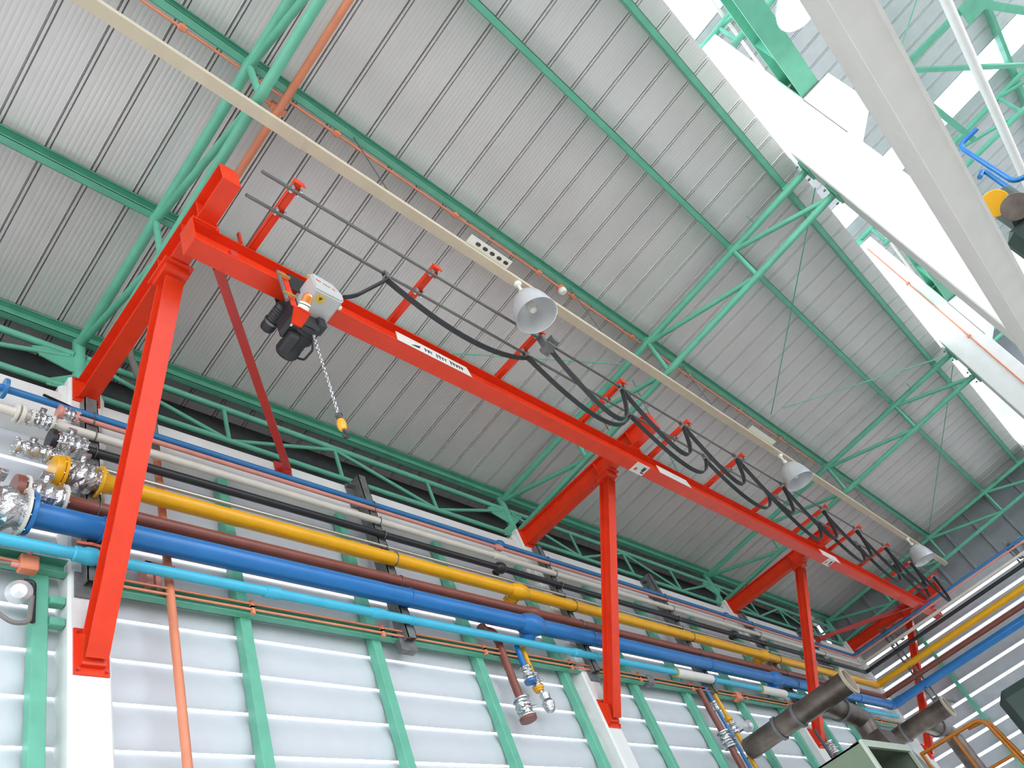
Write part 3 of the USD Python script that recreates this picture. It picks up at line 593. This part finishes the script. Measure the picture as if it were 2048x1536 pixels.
def valve(t, x0, x1, y, z, r, flange_mat, ends=(1, 1)):
    n = 14; pr = [(r * 1.02, x0)]
    for k in range(1, n):
        u = k / n; pr.append((r * (0.80 + 0.22 * math.sin(math.pi * u) + 0.10 * math.sin(7.0 * u * math.pi + x0 * 9)), x0 + (x1 - x0) * u))
    pr.append((r * 1.02, x1))
    b = B().lathe(pr, (0, y, z), (1, 0, 0), 24)
    v, f = b.get(); nz = meshkit.fbm(v * 38.0, 3, 5)[:, None] - 0.5
    c = np.stack([v[:, 0] * 0, v[:, 1] - y, v[:, 2] - z], 1); b.v = [v + c * nz * 0.45]; b.f = [f]
    s = part(t, "valve_body", b, "chrome", smooth=25, label="foil-bright flanged valve")
    if ends[0]: part(s, "valve_flange", B().disc((x0, y, z), (1, 0, 0), r * 1.18, 0.022), flange_mat)
    if ends[1]: part(s, "valve_flange", B().disc((x1, y, z), (1, 0, 0), r * 1.18, 0.022), flange_mat)
    xm = (x0 + x1) / 2
    part(s, "valve_stem", B().tube((xm, y - r * 0.3, z + r * 0.6), (xm, y - r * 0.6, z + r * 1.5), r * 0.22, 10).box((xm - r * 0.4, y - r * 0.9, z + r * 1.35), (xm + r * 0.4, y - r * 0.3, z + r * 1.6)), "chrome")
    bl = B()
    for a in np.linspace(0, 2 * np.pi, 8, endpoint=False):
        for xx in (x0, x1): bl.tube((xx - 0.022, y + r * 1.05 * math.cos(a), z + r * 1.05 * math.sin(a)), (xx + 0.022, y + r * 1.05 * math.cos(a), z + r * 1.05 * math.sin(a)), 0.007, 6)
    part(s, "flange_bolts", bl, "chrome", kind="stuff")
    return s
for nm, z0, r, m, xs in SPEC:
    y = -(0.10 + r); z = zy(z0, y)
    t = thing("pipe", PL[nm], "pipe", (xs, y, z), "parallel coloured wall pipes"); PIPE[nm] = (t, y, z, r, m)
    if nm == "cyan": part(t, "pipe_run", B().tube((xs, y, z), (7.95, y, z), r, 14), m)
    elif nm in ("blueS", "salmon", "cream", "black", "yellow", "brown", "blueL"):
        y2 = -0.20
        part(t, "pipe_run", B().tube((xs, y, z), (XP - 2.2 * r - 0.02, y, z), r, 16), m)
        part(t, "elbow", B().sweep(fillet([(XP - 2.6 * r, y, z), (XP, y, z), (XP, y - 2.6 * r, z)], 2.0 * r, 8), r * 1.12, 16), m)
        part(t, "end_wall_run", B().tube((XP, y - 2.2 * r, z), (XP, -9.0, z), r, 16), m, label="run along the end wall")
    else: part(t, "pipe_run", B().tube((xs, y, z), (XP, y, z), r, 12), m)
    if nm in ("blueS", "black", "yellow", "brown", "blueL"):
        for x in ({"blueS": 5.10, "black": 4.87, "yellow": 4.98, "brown": 5.12, "blueL": 4.91}[nm], {"blueS": 11.07, "black": 10.88, "yellow": 11.5, "brown": 11.5, "blueL": 11.28}[nm]):
            kb = 1.45 if r > 0.05 else 1.9
            part(t, "tee", B().lathe([(r * 1.02, -2.0 * r), (r * (kb - 0.15), -1.2 * r), (r * kb, 0), (r * (kb - 0.15), 1.2 * r), (r * 1.02, 2.0 * r)], (x, y, z), (1, 0, 0), 20).lathe([(r * 1.1, 0), (r * 1.1, 2.0 * r), (r * 1.25, 2.0 * r), (r * 1.25, 2.5 * r), (0.001, 2.5 * r)], (x, y, z), (0, 0.8, -0.6) if nm == "blueL" else (0, 1, -0.15), 18), m)
    if nm == "salmon": part(t, "tee", B().lathe([(r * 1.0, -0.06), (r * 1.8, -0.05), (r * 2.0, 0), (r * 1.8, 0.05), (r, 0.06)], (5.05, y, z), (1, 0, 0), 16), m)
    if nm == "cream": part(t, "tee", B().lathe([(r * 1.0, -0.1), (r * 1.3, -0.09), (r * 1.3, 0.09), (r, 0.1)], (4.95, y, z), (1, 0, 0), 16), m)
# left ends of the pipes: blind flanges and valves
t, y, z, r, m = PIPE["blueS"]
part(t, "flange", B().disc((-0.69, y, z), (1, 0, 0), 0.085, 0.03), m)
t, y, z, r, m = PIPE["salmon"]; valve(t, -0.25, -0.14, y, z, 0.045, "salmon"); part(t, "blind_flange", B().disc((-0.275, y, z), (1, 0, 0), 0.062, 0.03), m); part(t, "valve_lever", B().bar((-0.20, y - 0.03, z + 0.07), (-0.42, y - 0.05, z + 0.09), 0.02, 0.012), "black", smooth=False)
t, y, z, r, m = PIPE["cream"]; valve(t, -0.49, -0.34, y - 0.0, z, 0.06, "cream"); part(t, "flange", B().disc((-0.56, y, z), (1, 0, 0), 0.085, 0.03), m); part(t, "flange", B().disc((-0.60, y, z), (1, 0, 0), 0.075, 0.02), m)
t, y, z, r, m = PIPE["black"]; valve(t, -0.30, -0.10, y, z, 0.082, "chrome"); part(t, "blind_flange", B().disc((-0.34, y, z), (1, 0, 0), 0.095, 0.04), m)
t, y, z, r, m = PIPE["silver"]; valve(t, -0.58, -0.36, y, z, 0.062, "silver")
part(t, "union", B().lathe([(0.021, 0), (0.04, 0.0), (0.045, 0.03), (0.04, 0.08), (0.021, 0.08)], (-0.34, y, z), (1, 0, 0), 12), "chrome")
t, y, z, r, m = PIPE["yellow"]; valve(t, -0.27, 0.0, y, z, 0.115, "yellow"); part(t, "blind_flange", B().disc((-0.315, y, z), (1, 0, 0), 0.125, 0.06), m); part(t, "weld_neck", B().lathe([(0.125, 0), (0.10, 0.03), (r, 0.10)], (0.0, y, z), (1, 0, 0), 20), m)
t, y, z, r, m = PIPE["brown"]; valve(t, -0.52, -0.26, y, z, 0.105, "cream"); part(t, "blind_flange", B().disc((-0.57, y, z), (1, 0, 0), 0.115, 0.06), m)
t, y, z, r, m = PIPE["blueL"]; part(t, "flange", B().disc((-0.50, y, z), (1, 0, 0), 0.16, 0.035), m); valve(t, -0.95, -0.54, y, z, 0.15, "cream")
t, y, z, r, m = PIPE["cyan"]
part(t, "ball_valve", B().lathe([(r, -0.12), (r * 1.3, -0.11), (r * 1.3, -0.05), (r * 1.55, -0.03), (r * 1.55, 0.03), (r * 1.3, 0.05), (r * 1.3, 0.11), (r, 0.12)], (-0.06, y, z), (1, 0, 0), 18), m)
part(t, "valve_handle", B().plate([(-0.10, -0.012), (-0.03, -0.02), (0, -0.03), (0.03, -0.02), (0.10, -0.012), (0.10, 0.012), (0.03, 0.022), (0, 0.03), (-0.03, 0.022), (-0.10, 0.012)], (-0.06, y - 0.02, z + 0.095), (1, 0, 0), (0, 1, 0.4), 0.022), "redink", label="red valve handle")
for x in (1.45, 2.6, 5.7): part(t, "coupling", B().lathe([(r, -0.07), (r * 1.22, -0.065), (r * 1.22, 0.065), (r, 0.07)], (x, y, z), (1, 0, 0), 16), m)
for a, b in ((7.95, 8.95), (10.55, 11.45)):
    part(t, "white_sleeve", B().lathe([(0.001, a), (0.062, a), (0.066, a + 0.01), (0.066, b - 0.01), (0.062, b), (0.001, b)], (0, y, z), (1, 0, 0), 18), "signwhite", label="white insulated section"); part(t, "sleeve_end", B().disc((a - 0.01, y, z), (1, 0, 0), 0.07, 0.02), "brass")
for a, b in ((8.95, 10.55), (11.45, XP)): part(t, "pipe_run", B().tube((a, y, z), (b, y, z), r, 14), m)

SUPL = ("grey steel pipe support on the nearest white column", "grey steel pipe support left of the middle bay, tall above the ring beam", "grey steel pipe support right of the second bracket's plate", "grey steel pipe support between the second and third struts",
        "grey steel pipe support beside the third bracket", "grey steel pipe support near the corner")
for k, lab in enumerate(SUPL):
    x = 3.0 * k + (0.06 if k % 2 == 0 else 0.03)
    if k == 0: x = 0.0
    top = 7.92 if k % 2 else 7.70
    t = thing("pipe_support", lab, "support", (x, -0.05, 5.7), "grey pipe supports on the wall")
    yb = 0.0 if k % 2 == 0 else 0.058
    part(t, "channel", B().box((x - 0.055, -0.098, 5.68), (x - 0.048, yb, top)).box((x + 0.048, -0.098, 5.68), (x + 0.055, yb, top)).box((x - 0.055, -0.098, 5.68), (x + 0.055, -0.090, top)), "steel", smooth=False)
    if k % 2: part(t, "top_bracket", B().box((x - 0.15, 0.04, 7.50), (x - 0.05, 0.058, 7.86)).box((x - 0.155, -0.03, 7.80), (x - 0.05, 0.058, 7.815)), "steel", smooth=False)
    part(t, "foot_plate", B().box((x - 0.11, -0.02, 5.58), (x + 0.09, -0.002 if k % 2 == 0 else 0.058, 5.80)), "steel", smooth=False)
    for nm, z0, r, m, xs in SPEC:
        y = -(0.10 + r); z = zy(z0, y)
        ring = [(x + 0.0, y + (r + 0.005) * math.cos(a), z + (r + 0.005) * math.sin(a)) for a in np.linspace(-0.4, 2 * np.pi - 0.4 - 0.4, 22)]
        part(t, "pipe_clamp", B().sweep(ring, 0.0055, 6), {"blueL": "blue", "cyan": "cyan"}.get(nm, "rod"))
for y, lab in ((-1.0, "grey hanger carrying the end wall pipes, beside the red strut"), (-4.2, "grey hanger carrying the end wall pipes, farther along the end wall")):
    t = thing("pipe_support", lab, "support", (XP + 0.1, y, 5.6), "grey hangers on the end wall")
    for dy in (-0.06, 0.06): part(t, "channel", B().box((XP + 0.10, y + dy - 0.02, 5.6), (XP + 0.14, y + dy + 0.02, 7.62)), "steel", smooth=False)
    for z in (5.75, 7.5): part(t, "cantilever", B().box((XP + 0.14, y - 0.04, z), (XE, y + 0.04, z + 0.06)), "steel", smooth=False)
    cl = B()
    for nm, z0, r, m, xs in SPEC:
        if nm in ("silver", "cyan"): continue
        z = zy(z0, -(0.10 + r)); cl.box((XP - r - 0.01, y - 0.02, z - r - 0.01), (XP + 0.10, y + 0.02, z - r)); cl.box((XP - r - 0.01, y - 0.02, z + r), (XP + 0.10, y + 0.02, z + r + 0.01))
    part(t, "pipe_clamp", cl, "steel", smooth=False)
for y in (-0.9, -4.0):
    t = thing("end_wall_post", "dark green post on the end wall, " + ("nearer the corner" if y > -2 else "behind the orange railing"), "post", (XE - 0.08, y, 0))
    part(t, "post_tube", B().box((XE - 0.13, y - 0.50, 0), (XE - 0.035, y - 0.42, 7.9)), "green", smooth=False)

# ------------------------------------------------------------------ drops from the wall pipes
def drop(x, y, zt, zb_, r, m, lab, valve_z=None, vr=0.07, elbow=None, cap=True, below=None):
    t = thing("drop_pipe", lab, "pipe", (x, y, zb_), "vertical drops from the wall pipes")
    if elbow: part(t, "pipe_run", B().sweep(fillet([elbow, (x, y, zt), (x, y, valve_z[1] if valve_z else zb_)], 0.09, 8), r, 14), m)
    else: part(t, "pipe_run", B().tube((x, y, zt), (x, y, valve_z[1] if valve_z else zb_), r, 14), m)
    if valve_z:
        a, b = valve_z; n = 12; pr = []
        for k in range(n + 1): u = k / n; pr.append((vr * (0.82 + 0.2 * math.sin(math.pi * u) + 0.09 * math.sin(6.5 * math.pi * u)), a + (b - a) * u))
        bb = B().lathe(pr, (x, y, 0), (0, 0, 1), 20); v, f = bb.get(); nz = meshkit.fbm(v * 40, 3, 9)[:, None] - 0.5; c = v - np.array((x, y, 0)); c[:, 2] = 0; bb.v = [v + c * nz * 0.4]; bb.f = [f]
        s = part(t, "valve_body", bb, "chrome", smooth=25, label="foil-bright flanged valve")
        for zz in (a, b): part(s, "valve_flange", B().disc((x, y, zz), (0, 0, 1), vr * 1.15, 0.02), "chrome")
        part(s, "valve_stem", B().tube((x + vr * 0.5, y - vr * 0.4, (a + b) / 2), (x + vr * 1.5, y - vr * 0.8, (a + b) / 2), vr * 0.2, 8), "chrome")
        if cap: part(t, "blind_flange", B().disc((x, y, a - 0.025), (0, 0, 1), vr * 1.1, 0.03), m)
        if below: part(t, "pipe_run", B().tube((x, y, a - 0.02), (x, y, below), r, 14), m)
    return t
YD = -0.03
t = drop(4.41, YD, 6.02, 4.93, 0.046, "brown", "brown drop pipe ending in a silver valve, left of the second column", (4.95, 5.15), 0.085, elbow=(4.22, YD, 6.02))
part(t, "blind_flange", B().disc((4.21, YD, 6.02), (1, 0, 0), 0.07, 0.03), "brown")
t = drop(4.80, YD, 6.0, 5.0, 0.032, "yellow", "yellow drop pipe with two small valves, left of the second column", (5.36, 5.50), 0.055)
part(t, "union", B().disc((4.80, YD, 5.32), (0, 0, 1), 0.05, 0.05), "yellow")
part(t, "nipple", B().tube((4.80, YD, 5.34), (4.825, YD - 0.015, 5.24), 0.026, 10), "chrome")
part(t, "valve_body", B().lathe([(0.03, 5.27), (0.06, 5.25), (0.05, 5.18), (0.075, 5.14), (0.06, 5.08), (0.045, 5.04), (0.001, 5.02)], (4.83, YD - 0.02, 0), n=16), "chrome")
t = drop(4.68, YD - 0.02, 5.86, 5.40, 0.036, "blue", "short blue drop pipe with a valve beside the yellow drop", (5.42, 5.56), 0.062)
t = drop(8.63, YD, 5.72, 4.0, 0.046, "brown", "brown drop pipe with a mid-height silver valve, right of the second strut", (4.80, 5.02), 0.085, cap=False, below=1.0)
t = drop(8.86, YD, 5.9, 4.4, 0.024, "blue2", "slim blue drop pipe beside the far brown drop", (5.40, 5.52), 0.045, cap=False, below=1.0)
t = drop(9.05, YD, 5.9, 4.4, 0.030, "yellow", "slim yellow drop pipe with two valves beside the far brown drop", (5.05, 5.18), 0.055, cap=False, below=1.0)
part(t, "union", B().disc((9.05, YD, 5.27), (0, 0, 1), 0.055, 0.06), "yellow")
t = drop(12.35, YD, 5.7, 4.4, 0.046, "brown", "brown drop pipe behind the exhaust pipe next to the third strut", (4.85, 5.05), 0.085, cap=False, below=1.0)
for x, lab in ((7.35, "grey conduit box fitting on the orange wall conduit beyond the second strut"), (9.85, "salmon clamp block on the orange wall conduit")):
    t = thing("conduit_box", lab, "conduit box", (x, -0.02, 5.7)); part(t, "box", B().box((x - 0.07, -0.06, 5.66), (x + 0.07, 0.06, 5.80), 0.01), "orange" if x > 9 else "steel", smooth=False)

# ------------------------------------------------------------------ main hall: girder, crane beam, trusses, pipes
t = thing("box_girder", "big pale grey box girder overhead at the right, against the crane columns", "girder", (0, -5.77, 4.68))
part(t, "girder_box", B().box((-9, -5.845, 4.675), (XE - 0.1, -5.690, 5.02), 0.004), "girder", smooth=False)
part(t, "bottom_lip", B().box((-9, -5.858, 4.668), (XE - 0.1, -5.840, 4.682)), "girder", smooth=False)
for x0, x1, lab in ((-6, 5.98, "green crane runway beam resting on the near column's corbel"), (6.02, 11.98, "green crane runway beam resting on the second column's corbel"), (12.02, 18.3, "green crane runway beam by the end wall")):
    t = thing("crane_beam", lab, "beam", (x0, -6.54, 9.8), "green crane runway beams")
    part(t, "girder_body", B().ibeam((x0, -6.54, 10.09), (x1, -6.54, 10.09), 0.56, 0.25, 0.02, 0.02), "green", smooth=False)
    for x in np.arange(x0 + 0.3, x1, 1.2): part(t, "stiffener", B().box((x - 0.006, -6.65, 9.83), (x + 0.006, -6.43, 10.35)), "green", smooth=False)
    part(t, "rail", B().box((x0, -6.57, 10.37), (x1, -6.51, 10.45)), "steel", smooth=False)
    if x1 < 18: part(t, "bearing_plate", B().box((x1 - 0.2, -6.67, 9.79), (x1 - 0.02, -6.41, 9.81)).box((x1 - 0.02, -6.60, 9.82), (x1 + 0.0, -6.48, 10.3)), "steel", smooth=False)
for x, lab in ((6, "green main hall truss over the near crane column"), (12, "green main hall truss beside the bright skylight strip"), (18, "green main hall truss at the end wall")):
    t = thing("hall_truss", lab, "truss", (x, -12, 12), "green main hall trusses")
    zt, zb2 = (lambda y: ZM(y) - 0.22), (lambda y: 11.75 + 0.04 * (-y - 5.9))
    part(t, "gusset", B().plate([(-6.35, 12.005), (-5.98, 12.005), (-5.98, 12.3), (-6.2, 12.4)], (x, 0, 0), (0, 1, 0), (0, 0, 1), 0.08), "green", smooth=False)
    part(t, "top_chord", B().tube((x, -5.9, zt(-5.9)), (x, -18, zt(-18)), 0.055), "green")
    part(t, "bottom_chord", B().tube((x, -6.48, zb2(-6.48)), (x, -18, zb2(-18)), 0.05), "green")
    for k, y in enumerate(np.arange(-6.55, -18, -1.5)):
        part(t, "post", B().tube((x, y, zb2(y)), (x, y, zt(y)), 0.032), "green")
        if y > -16.6: part(t, "diagonal", B().tube((x, y, zt(y)), (x, y - 1.5, zb2(y - 1.5)), 0.034), "green")
for y, lab in ((-7.0, "green main hall purlin nearest the crane columns"), (-8.5, "green main hall purlin second from the crane columns"), (-10.0, "green main hall purlin third from the crane columns"), (-11.5, "green main hall purlin farthest into the hall")):
    t = thing("hall_purlin", lab, "purlin", (0, y, ZM(y)), "green main hall purlins")
    part(t, "channel", B().box((-7, y - 0.03, ZM(y) - 0.17), (XE, y + 0.03, ZM(y) - 0.01)), "main_roof" if y > -8 else "green", smooth=False)
t = thing("plan_bracing", "broad green roof bracing in the main hall right of the grey girder", "bracing", (9.5, -9, 12.3))
zb3 = 12.1
part(t, "tie", B().bar((9.2, -8.15, zb3), (9.2, -9.9, zb3), 0.12, 0.05), "green", smooth=False)
part(t, "brace", B().bar((9.25, -8.3, zb3), (11.9, -10.4, zb3), 0.07, 0.07), "green", smooth=False)
part(t, "brace", B().bar((9.2, -9.55, zb3), (10.9, -10.6, zb3 + 0.05), 0.12, 0.06), "green", smooth=False)
part(t, "brace", B().bar((9.9, -8.3, zb3), (11.9, -8.75, zb3), 0.10, 0.05), "green", smooth=False)
part(t, "gusset", B().plate([(-0.2, -0.2), (0.25, -0.3), (0.3, 0.2), (-0.15, 0.25)], (9.25, -9.6, zb3 - 0.04), (1, 0, 0), (0, 1, 0), 0.02), "green", smooth=False)
part(t, "sag_rod", B().tube((9.0, -8.1, zb3 - 0.1), (8.7, -9.2, ZM(-9.2) - 0.1), 0.01, 6), "green")
t = thing("hall_pipe", "long pale grey pipe under the main hall roof", "pipe", (0, -9.0, 11.5)); part(t, "pipe_run", B().tube((-4, -9.0, 11.5), (XE, -9.0, 11.5), 0.075, 14), "girder")
t = thing("hall_conduit", "white conduit along the main hall eaves above the near crane column", "conduit", (0, -6.7, 12.4)); part(t, "conduit_run", B().tube((-4, -6.70, 12.35), (XE, -6.70, 12.35), 0.025, 8), "ivory")
a = thing("lit_lamp", "glaring lit high bay lamp beside the green crane beam", "lamp", (4.35, -6.72, 9.3))
part(a, "diffuser", B().lathe([(0.001, -0.14), (0.14, -0.12), (0.22, -0.04), (0.24, 0.0)], (4.35, -6.78, 9.35), n=28), "lit", label="glowing lamp diffuser")
part(a, "shade", B().lathe([(0.245, 0.0), (0.20, 0.10), (0.07, 0.18), (0.05, 0.22), (0.001, 0.22)], (4.35, -6.78, 9.35), n=28), "aluminium")
part(a, "stem", B().tube((4.35, -6.78, 9.56), (4.35, -6.78, ZM(-6.78)), 0.015, 8), "ivory")
for p, lab in (([(6.88, -7.45, 8.44), (6.88, -7.19, 8.43), (6.88, -7.20, 7.54), (6.98, -7.5, 7.48), (7.24, -8.2, 7.5)], "upper of two blue hoses beyond the grey girder"), ([(7.0, -7.08, 7.98), (7.12, -7.19, 8.12), (7.12, -7.18, 7.44), (7.18, -7.5, 7.32), (7.24, -8.2, 7.3)], "lower of two blue hoses beyond the grey girder")):
    t = thing("blue_hose", lab, "pipe", p[1], "blue bent pipes beyond the girder"); part(t, "pipe_run", B().sweep(fillet(p, 0.10, 6), 0.030, 12), "blue")
t = thing("yellow_pipe_end", "yellow blind-flanged pipe end beyond the grey girder", "pipe", (6.2, -6.76, 7.04))
part(t, "blind_flange", B().disc((6.2, -6.76, 7.05), (-0.75, 0.25, -0.6), 0.14, 0.04), "yellow"); part(t, "pipe_run", B().tube((6.2, -6.76, 7.05), (6.5, -6.86, 7.29), 0.08, 14), "yellow")
t = thing("brown_pipe_end", "grey brown blind-flanged pipe end beside the yellow one", "pipe", (6.1, -6.84, 6.8))
part(t, "blind_flange", B().disc((6.1, -6.82, 6.79), (-0.75, 0.25, -0.6), 0.14, 0.04), "exhaust"); part(t, "pipe_run", B().tube((6.1, -6.82, 6.79), (6.5, -6.95, 7.11), 0.08, 14), "exhaust")
t = thing("machine_tower", "dark blue grey machine tower at the right edge beyond the girder", "machine", (7.4, -7.6, 0))
part(t, "housing", B().box((6.55, -8.4, 0), (8.4, -6.62, 6.95), 0.10), "machinedark", smooth=False)
part(t, "pipe_bracket", B().box((6.5, -7.06, 6.95), (6.9, -6.80, 7.36), 0.04), "machinedark", smooth=False)
part(t, "upper_housing", B().box((7.3, -8.4, 6.95), (8.4, -7.5, 8.0), 0.1), "grey", smooth=False)

# ------------------------------------------------------------------ exhaust pipes, cabinet and railing of the machines below
def exhaust(x, lab):
    t = thing("exhaust_pipe", lab, "pipe", (x, -1.2, 4.75), "heat-stained exhaust pipes")
    part(t, "muffler_run", B().lathe([(0.001, -0.02), (0.14, -0.02), (0.15, 0.0), (0.15, 0.75), (0.155, 0.76), (0.155, 1.72)], (x, -0.10, 4.75), (0, -1, 0), 28), "exhaust")
    part(t, "end_flange", B().lathe([(0.155, 0), (0.195, 0.0), (0.195, 0.03), (0.150, 0.034), (0.145, -0.06), (0.001, -0.07)], (x, -1.82, 4.75), (0, -1, 0), 28), "tan")
    for y in (-0.62, -0.95): part(t, "clamp_band", B().lathe([(0.158, 0), (0.175, 0.004), (0.175, 0.045), (0.158, 0.05)], (x, y, 4.75), (0, -1, 0), 28), "steel")
    part(t, "branch", B().lathe([(0.15, 0), (0.15, 0.95)], (x + 0.05, -1.34, 4.74), (1, 0, -0.13), 24), "exhaust")
    part(t, "clamp_band", B().lathe([(0.152, 0), (0.172, 0.004), (0.172, 0.055), (0.152, 0.06)], (x + 0.55, -1.34, 4.675), (1, 0, -0.13), 24), "steel")
    part(t, "outlet_bend", B().sweep(fillet([(x + 0.98, -1.34, 4.62), (x + 1.25, -1.34, 4.58), (x + 1.25, -1.34, 4.31 if x < 10 else 0.1)], 0.25), 0.15, 18), "exhaust")
    return t
exhaust(9.0, "big dark exhaust pipe with clamp bands, in front of the third strut"); exhaust(13.4, "second dark exhaust pipe, smaller, behind the orange railing")
t = thing("duct_plate", "dark sloping duct with a tan side plate behind the pale green cabinet", "duct", (9.3, -1.7, 4))
part(t, "duct", B().hexa([(9.72, -1.75, 3.2), (10.7, -1.75, 3.2), (10.7, -0.95, 3.2), (9.72, -0.95, 3.2), (10.0, -1.52, 4.30), (10.5, -1.52, 4.30), (10.5, -1.05, 4.30), (10.0, -1.05, 4.30)]), "exhaust", smooth=False)
part(t, "side_plate", B().hexa([(10.72, -1.75, 3.2), (11.3, -1.75, 3.2), (11.3, -1.0, 3.2), (10.72, -1.0, 3.2), (10.52, -1.5, 4.2), (10.62, -1.5, 4.2), (10.62, -1.05, 4.2), (10.52, -1.05, 4.2)]), "tan", smooth=False)
t = thing("cabinet", "pale green machine cabinet with an open framed front below the exhaust", "cabinet", (8.3, -1.4, 0))
part(t, "side_panel", B().box((7.97, -1.80, 0), (7.99, -0.55, 3.84)), "machine", smooth=False); part(t, "side_panel", B().box((9.60, -1.80, 0), (9.62, -0.55, 3.84)), "machine", smooth=False)
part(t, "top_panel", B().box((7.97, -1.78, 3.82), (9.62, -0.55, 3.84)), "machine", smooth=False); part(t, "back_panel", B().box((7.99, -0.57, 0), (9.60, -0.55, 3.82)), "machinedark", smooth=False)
part(t, "front_frame", B().box((7.965, -1.83, 3.76), (9.625, -1.79, 3.85)).box((7.965, -1.83, 0), (8.03, -1.79, 3.76)).box((9.56, -1.83, 0), (9.625, -1.79, 3.76)), "machinelight", smooth=False, label="whitish green front frame")
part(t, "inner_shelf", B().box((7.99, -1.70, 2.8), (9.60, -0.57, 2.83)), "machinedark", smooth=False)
part(t, "corner_pole", B().tube((8.3, -1.3, 3.84), (8.3, -1.3, 4.3), 0.02, 8), "motor")
t = thing("machine_hood", "dark green machine hood at the bottom right corner", "machine", (10, -4, 0))
part(t, "hood", B().box((9.7, -5.4, 0), (11.6, -3.04, 3.84), 0.12), "machinedark", smooth=False)
t = thing("guard_railing", "orange tubular guard railing at the bottom right", "railing", (10, -2, 2.6))
part(t, "top_rail", B().sweep(fillet([(10.0, -1.80, 3.74), (10.0, -2.73, 3.74), (10.0, -2.85, 2.55)], 0.15, 8), 0.026, 12), "railing")
part(t, "end_post", B().sweep(fillet([(10.05, -2.50, 3.72), (10.05, -2.76, 3.70), (10.05, -2.90, 2.57)], 0.12, 8), 0.026, 12), "railing")
part(t, "mid_rail", B().tube((10.0, -1.8, 3.2), (10.0, -2.8, 3.2), 0.02, 10), "railing")
for y in (-1.82, -2.3): part(t, "post", B().tube((10.0, y, 2.55), (10.0, y, 3.72), 0.022, 10), "railing")
t = thing("platform", "dark service platform under the orange railing", "platform", (10, -2, 0))
part(t, "deck", B().box((9.66, -3.02, 2.45), (11.5, -0.6, 2.56)), "machinedark", smooth=False)
for x, y in ((9.75, -2.9), (9.75, -0.8), (11.4, -0.8), (11.4, -2.9)): part(t, "leg", B().box((x - 0.05, y - 0.05, 0), (x + 0.05, y + 0.05, 2.45)), "machinedark", smooth=False)
for (x, y, z), lab in (((9.4, -0.10, 5.13), "upper shiny round reflector lamp left of the exhaust pipe's end"), ((9.4, -0.02, 4.76), "lower shiny round reflector lamp under the exhaust pipe's end")):
    t = thing("reflector_lamp", lab, "lamp", (x, y, z), "small shiny lamps by the exhaust")
    part(t, "reflector", B().lathe([(0.001, 0.07), (0.06, 0.05), (0.09, 0.0), (0.095, -0.01), (0.05, -0.03), (0.001, -0.035)], (x, y, z), (-0.3, -0.6, -0.5), 24), "aluminium")
    part(t, "arm", B().tube((x, y, z), (x + 0.03, 0.19, z + 0.02), 0.015, 8), "steel")
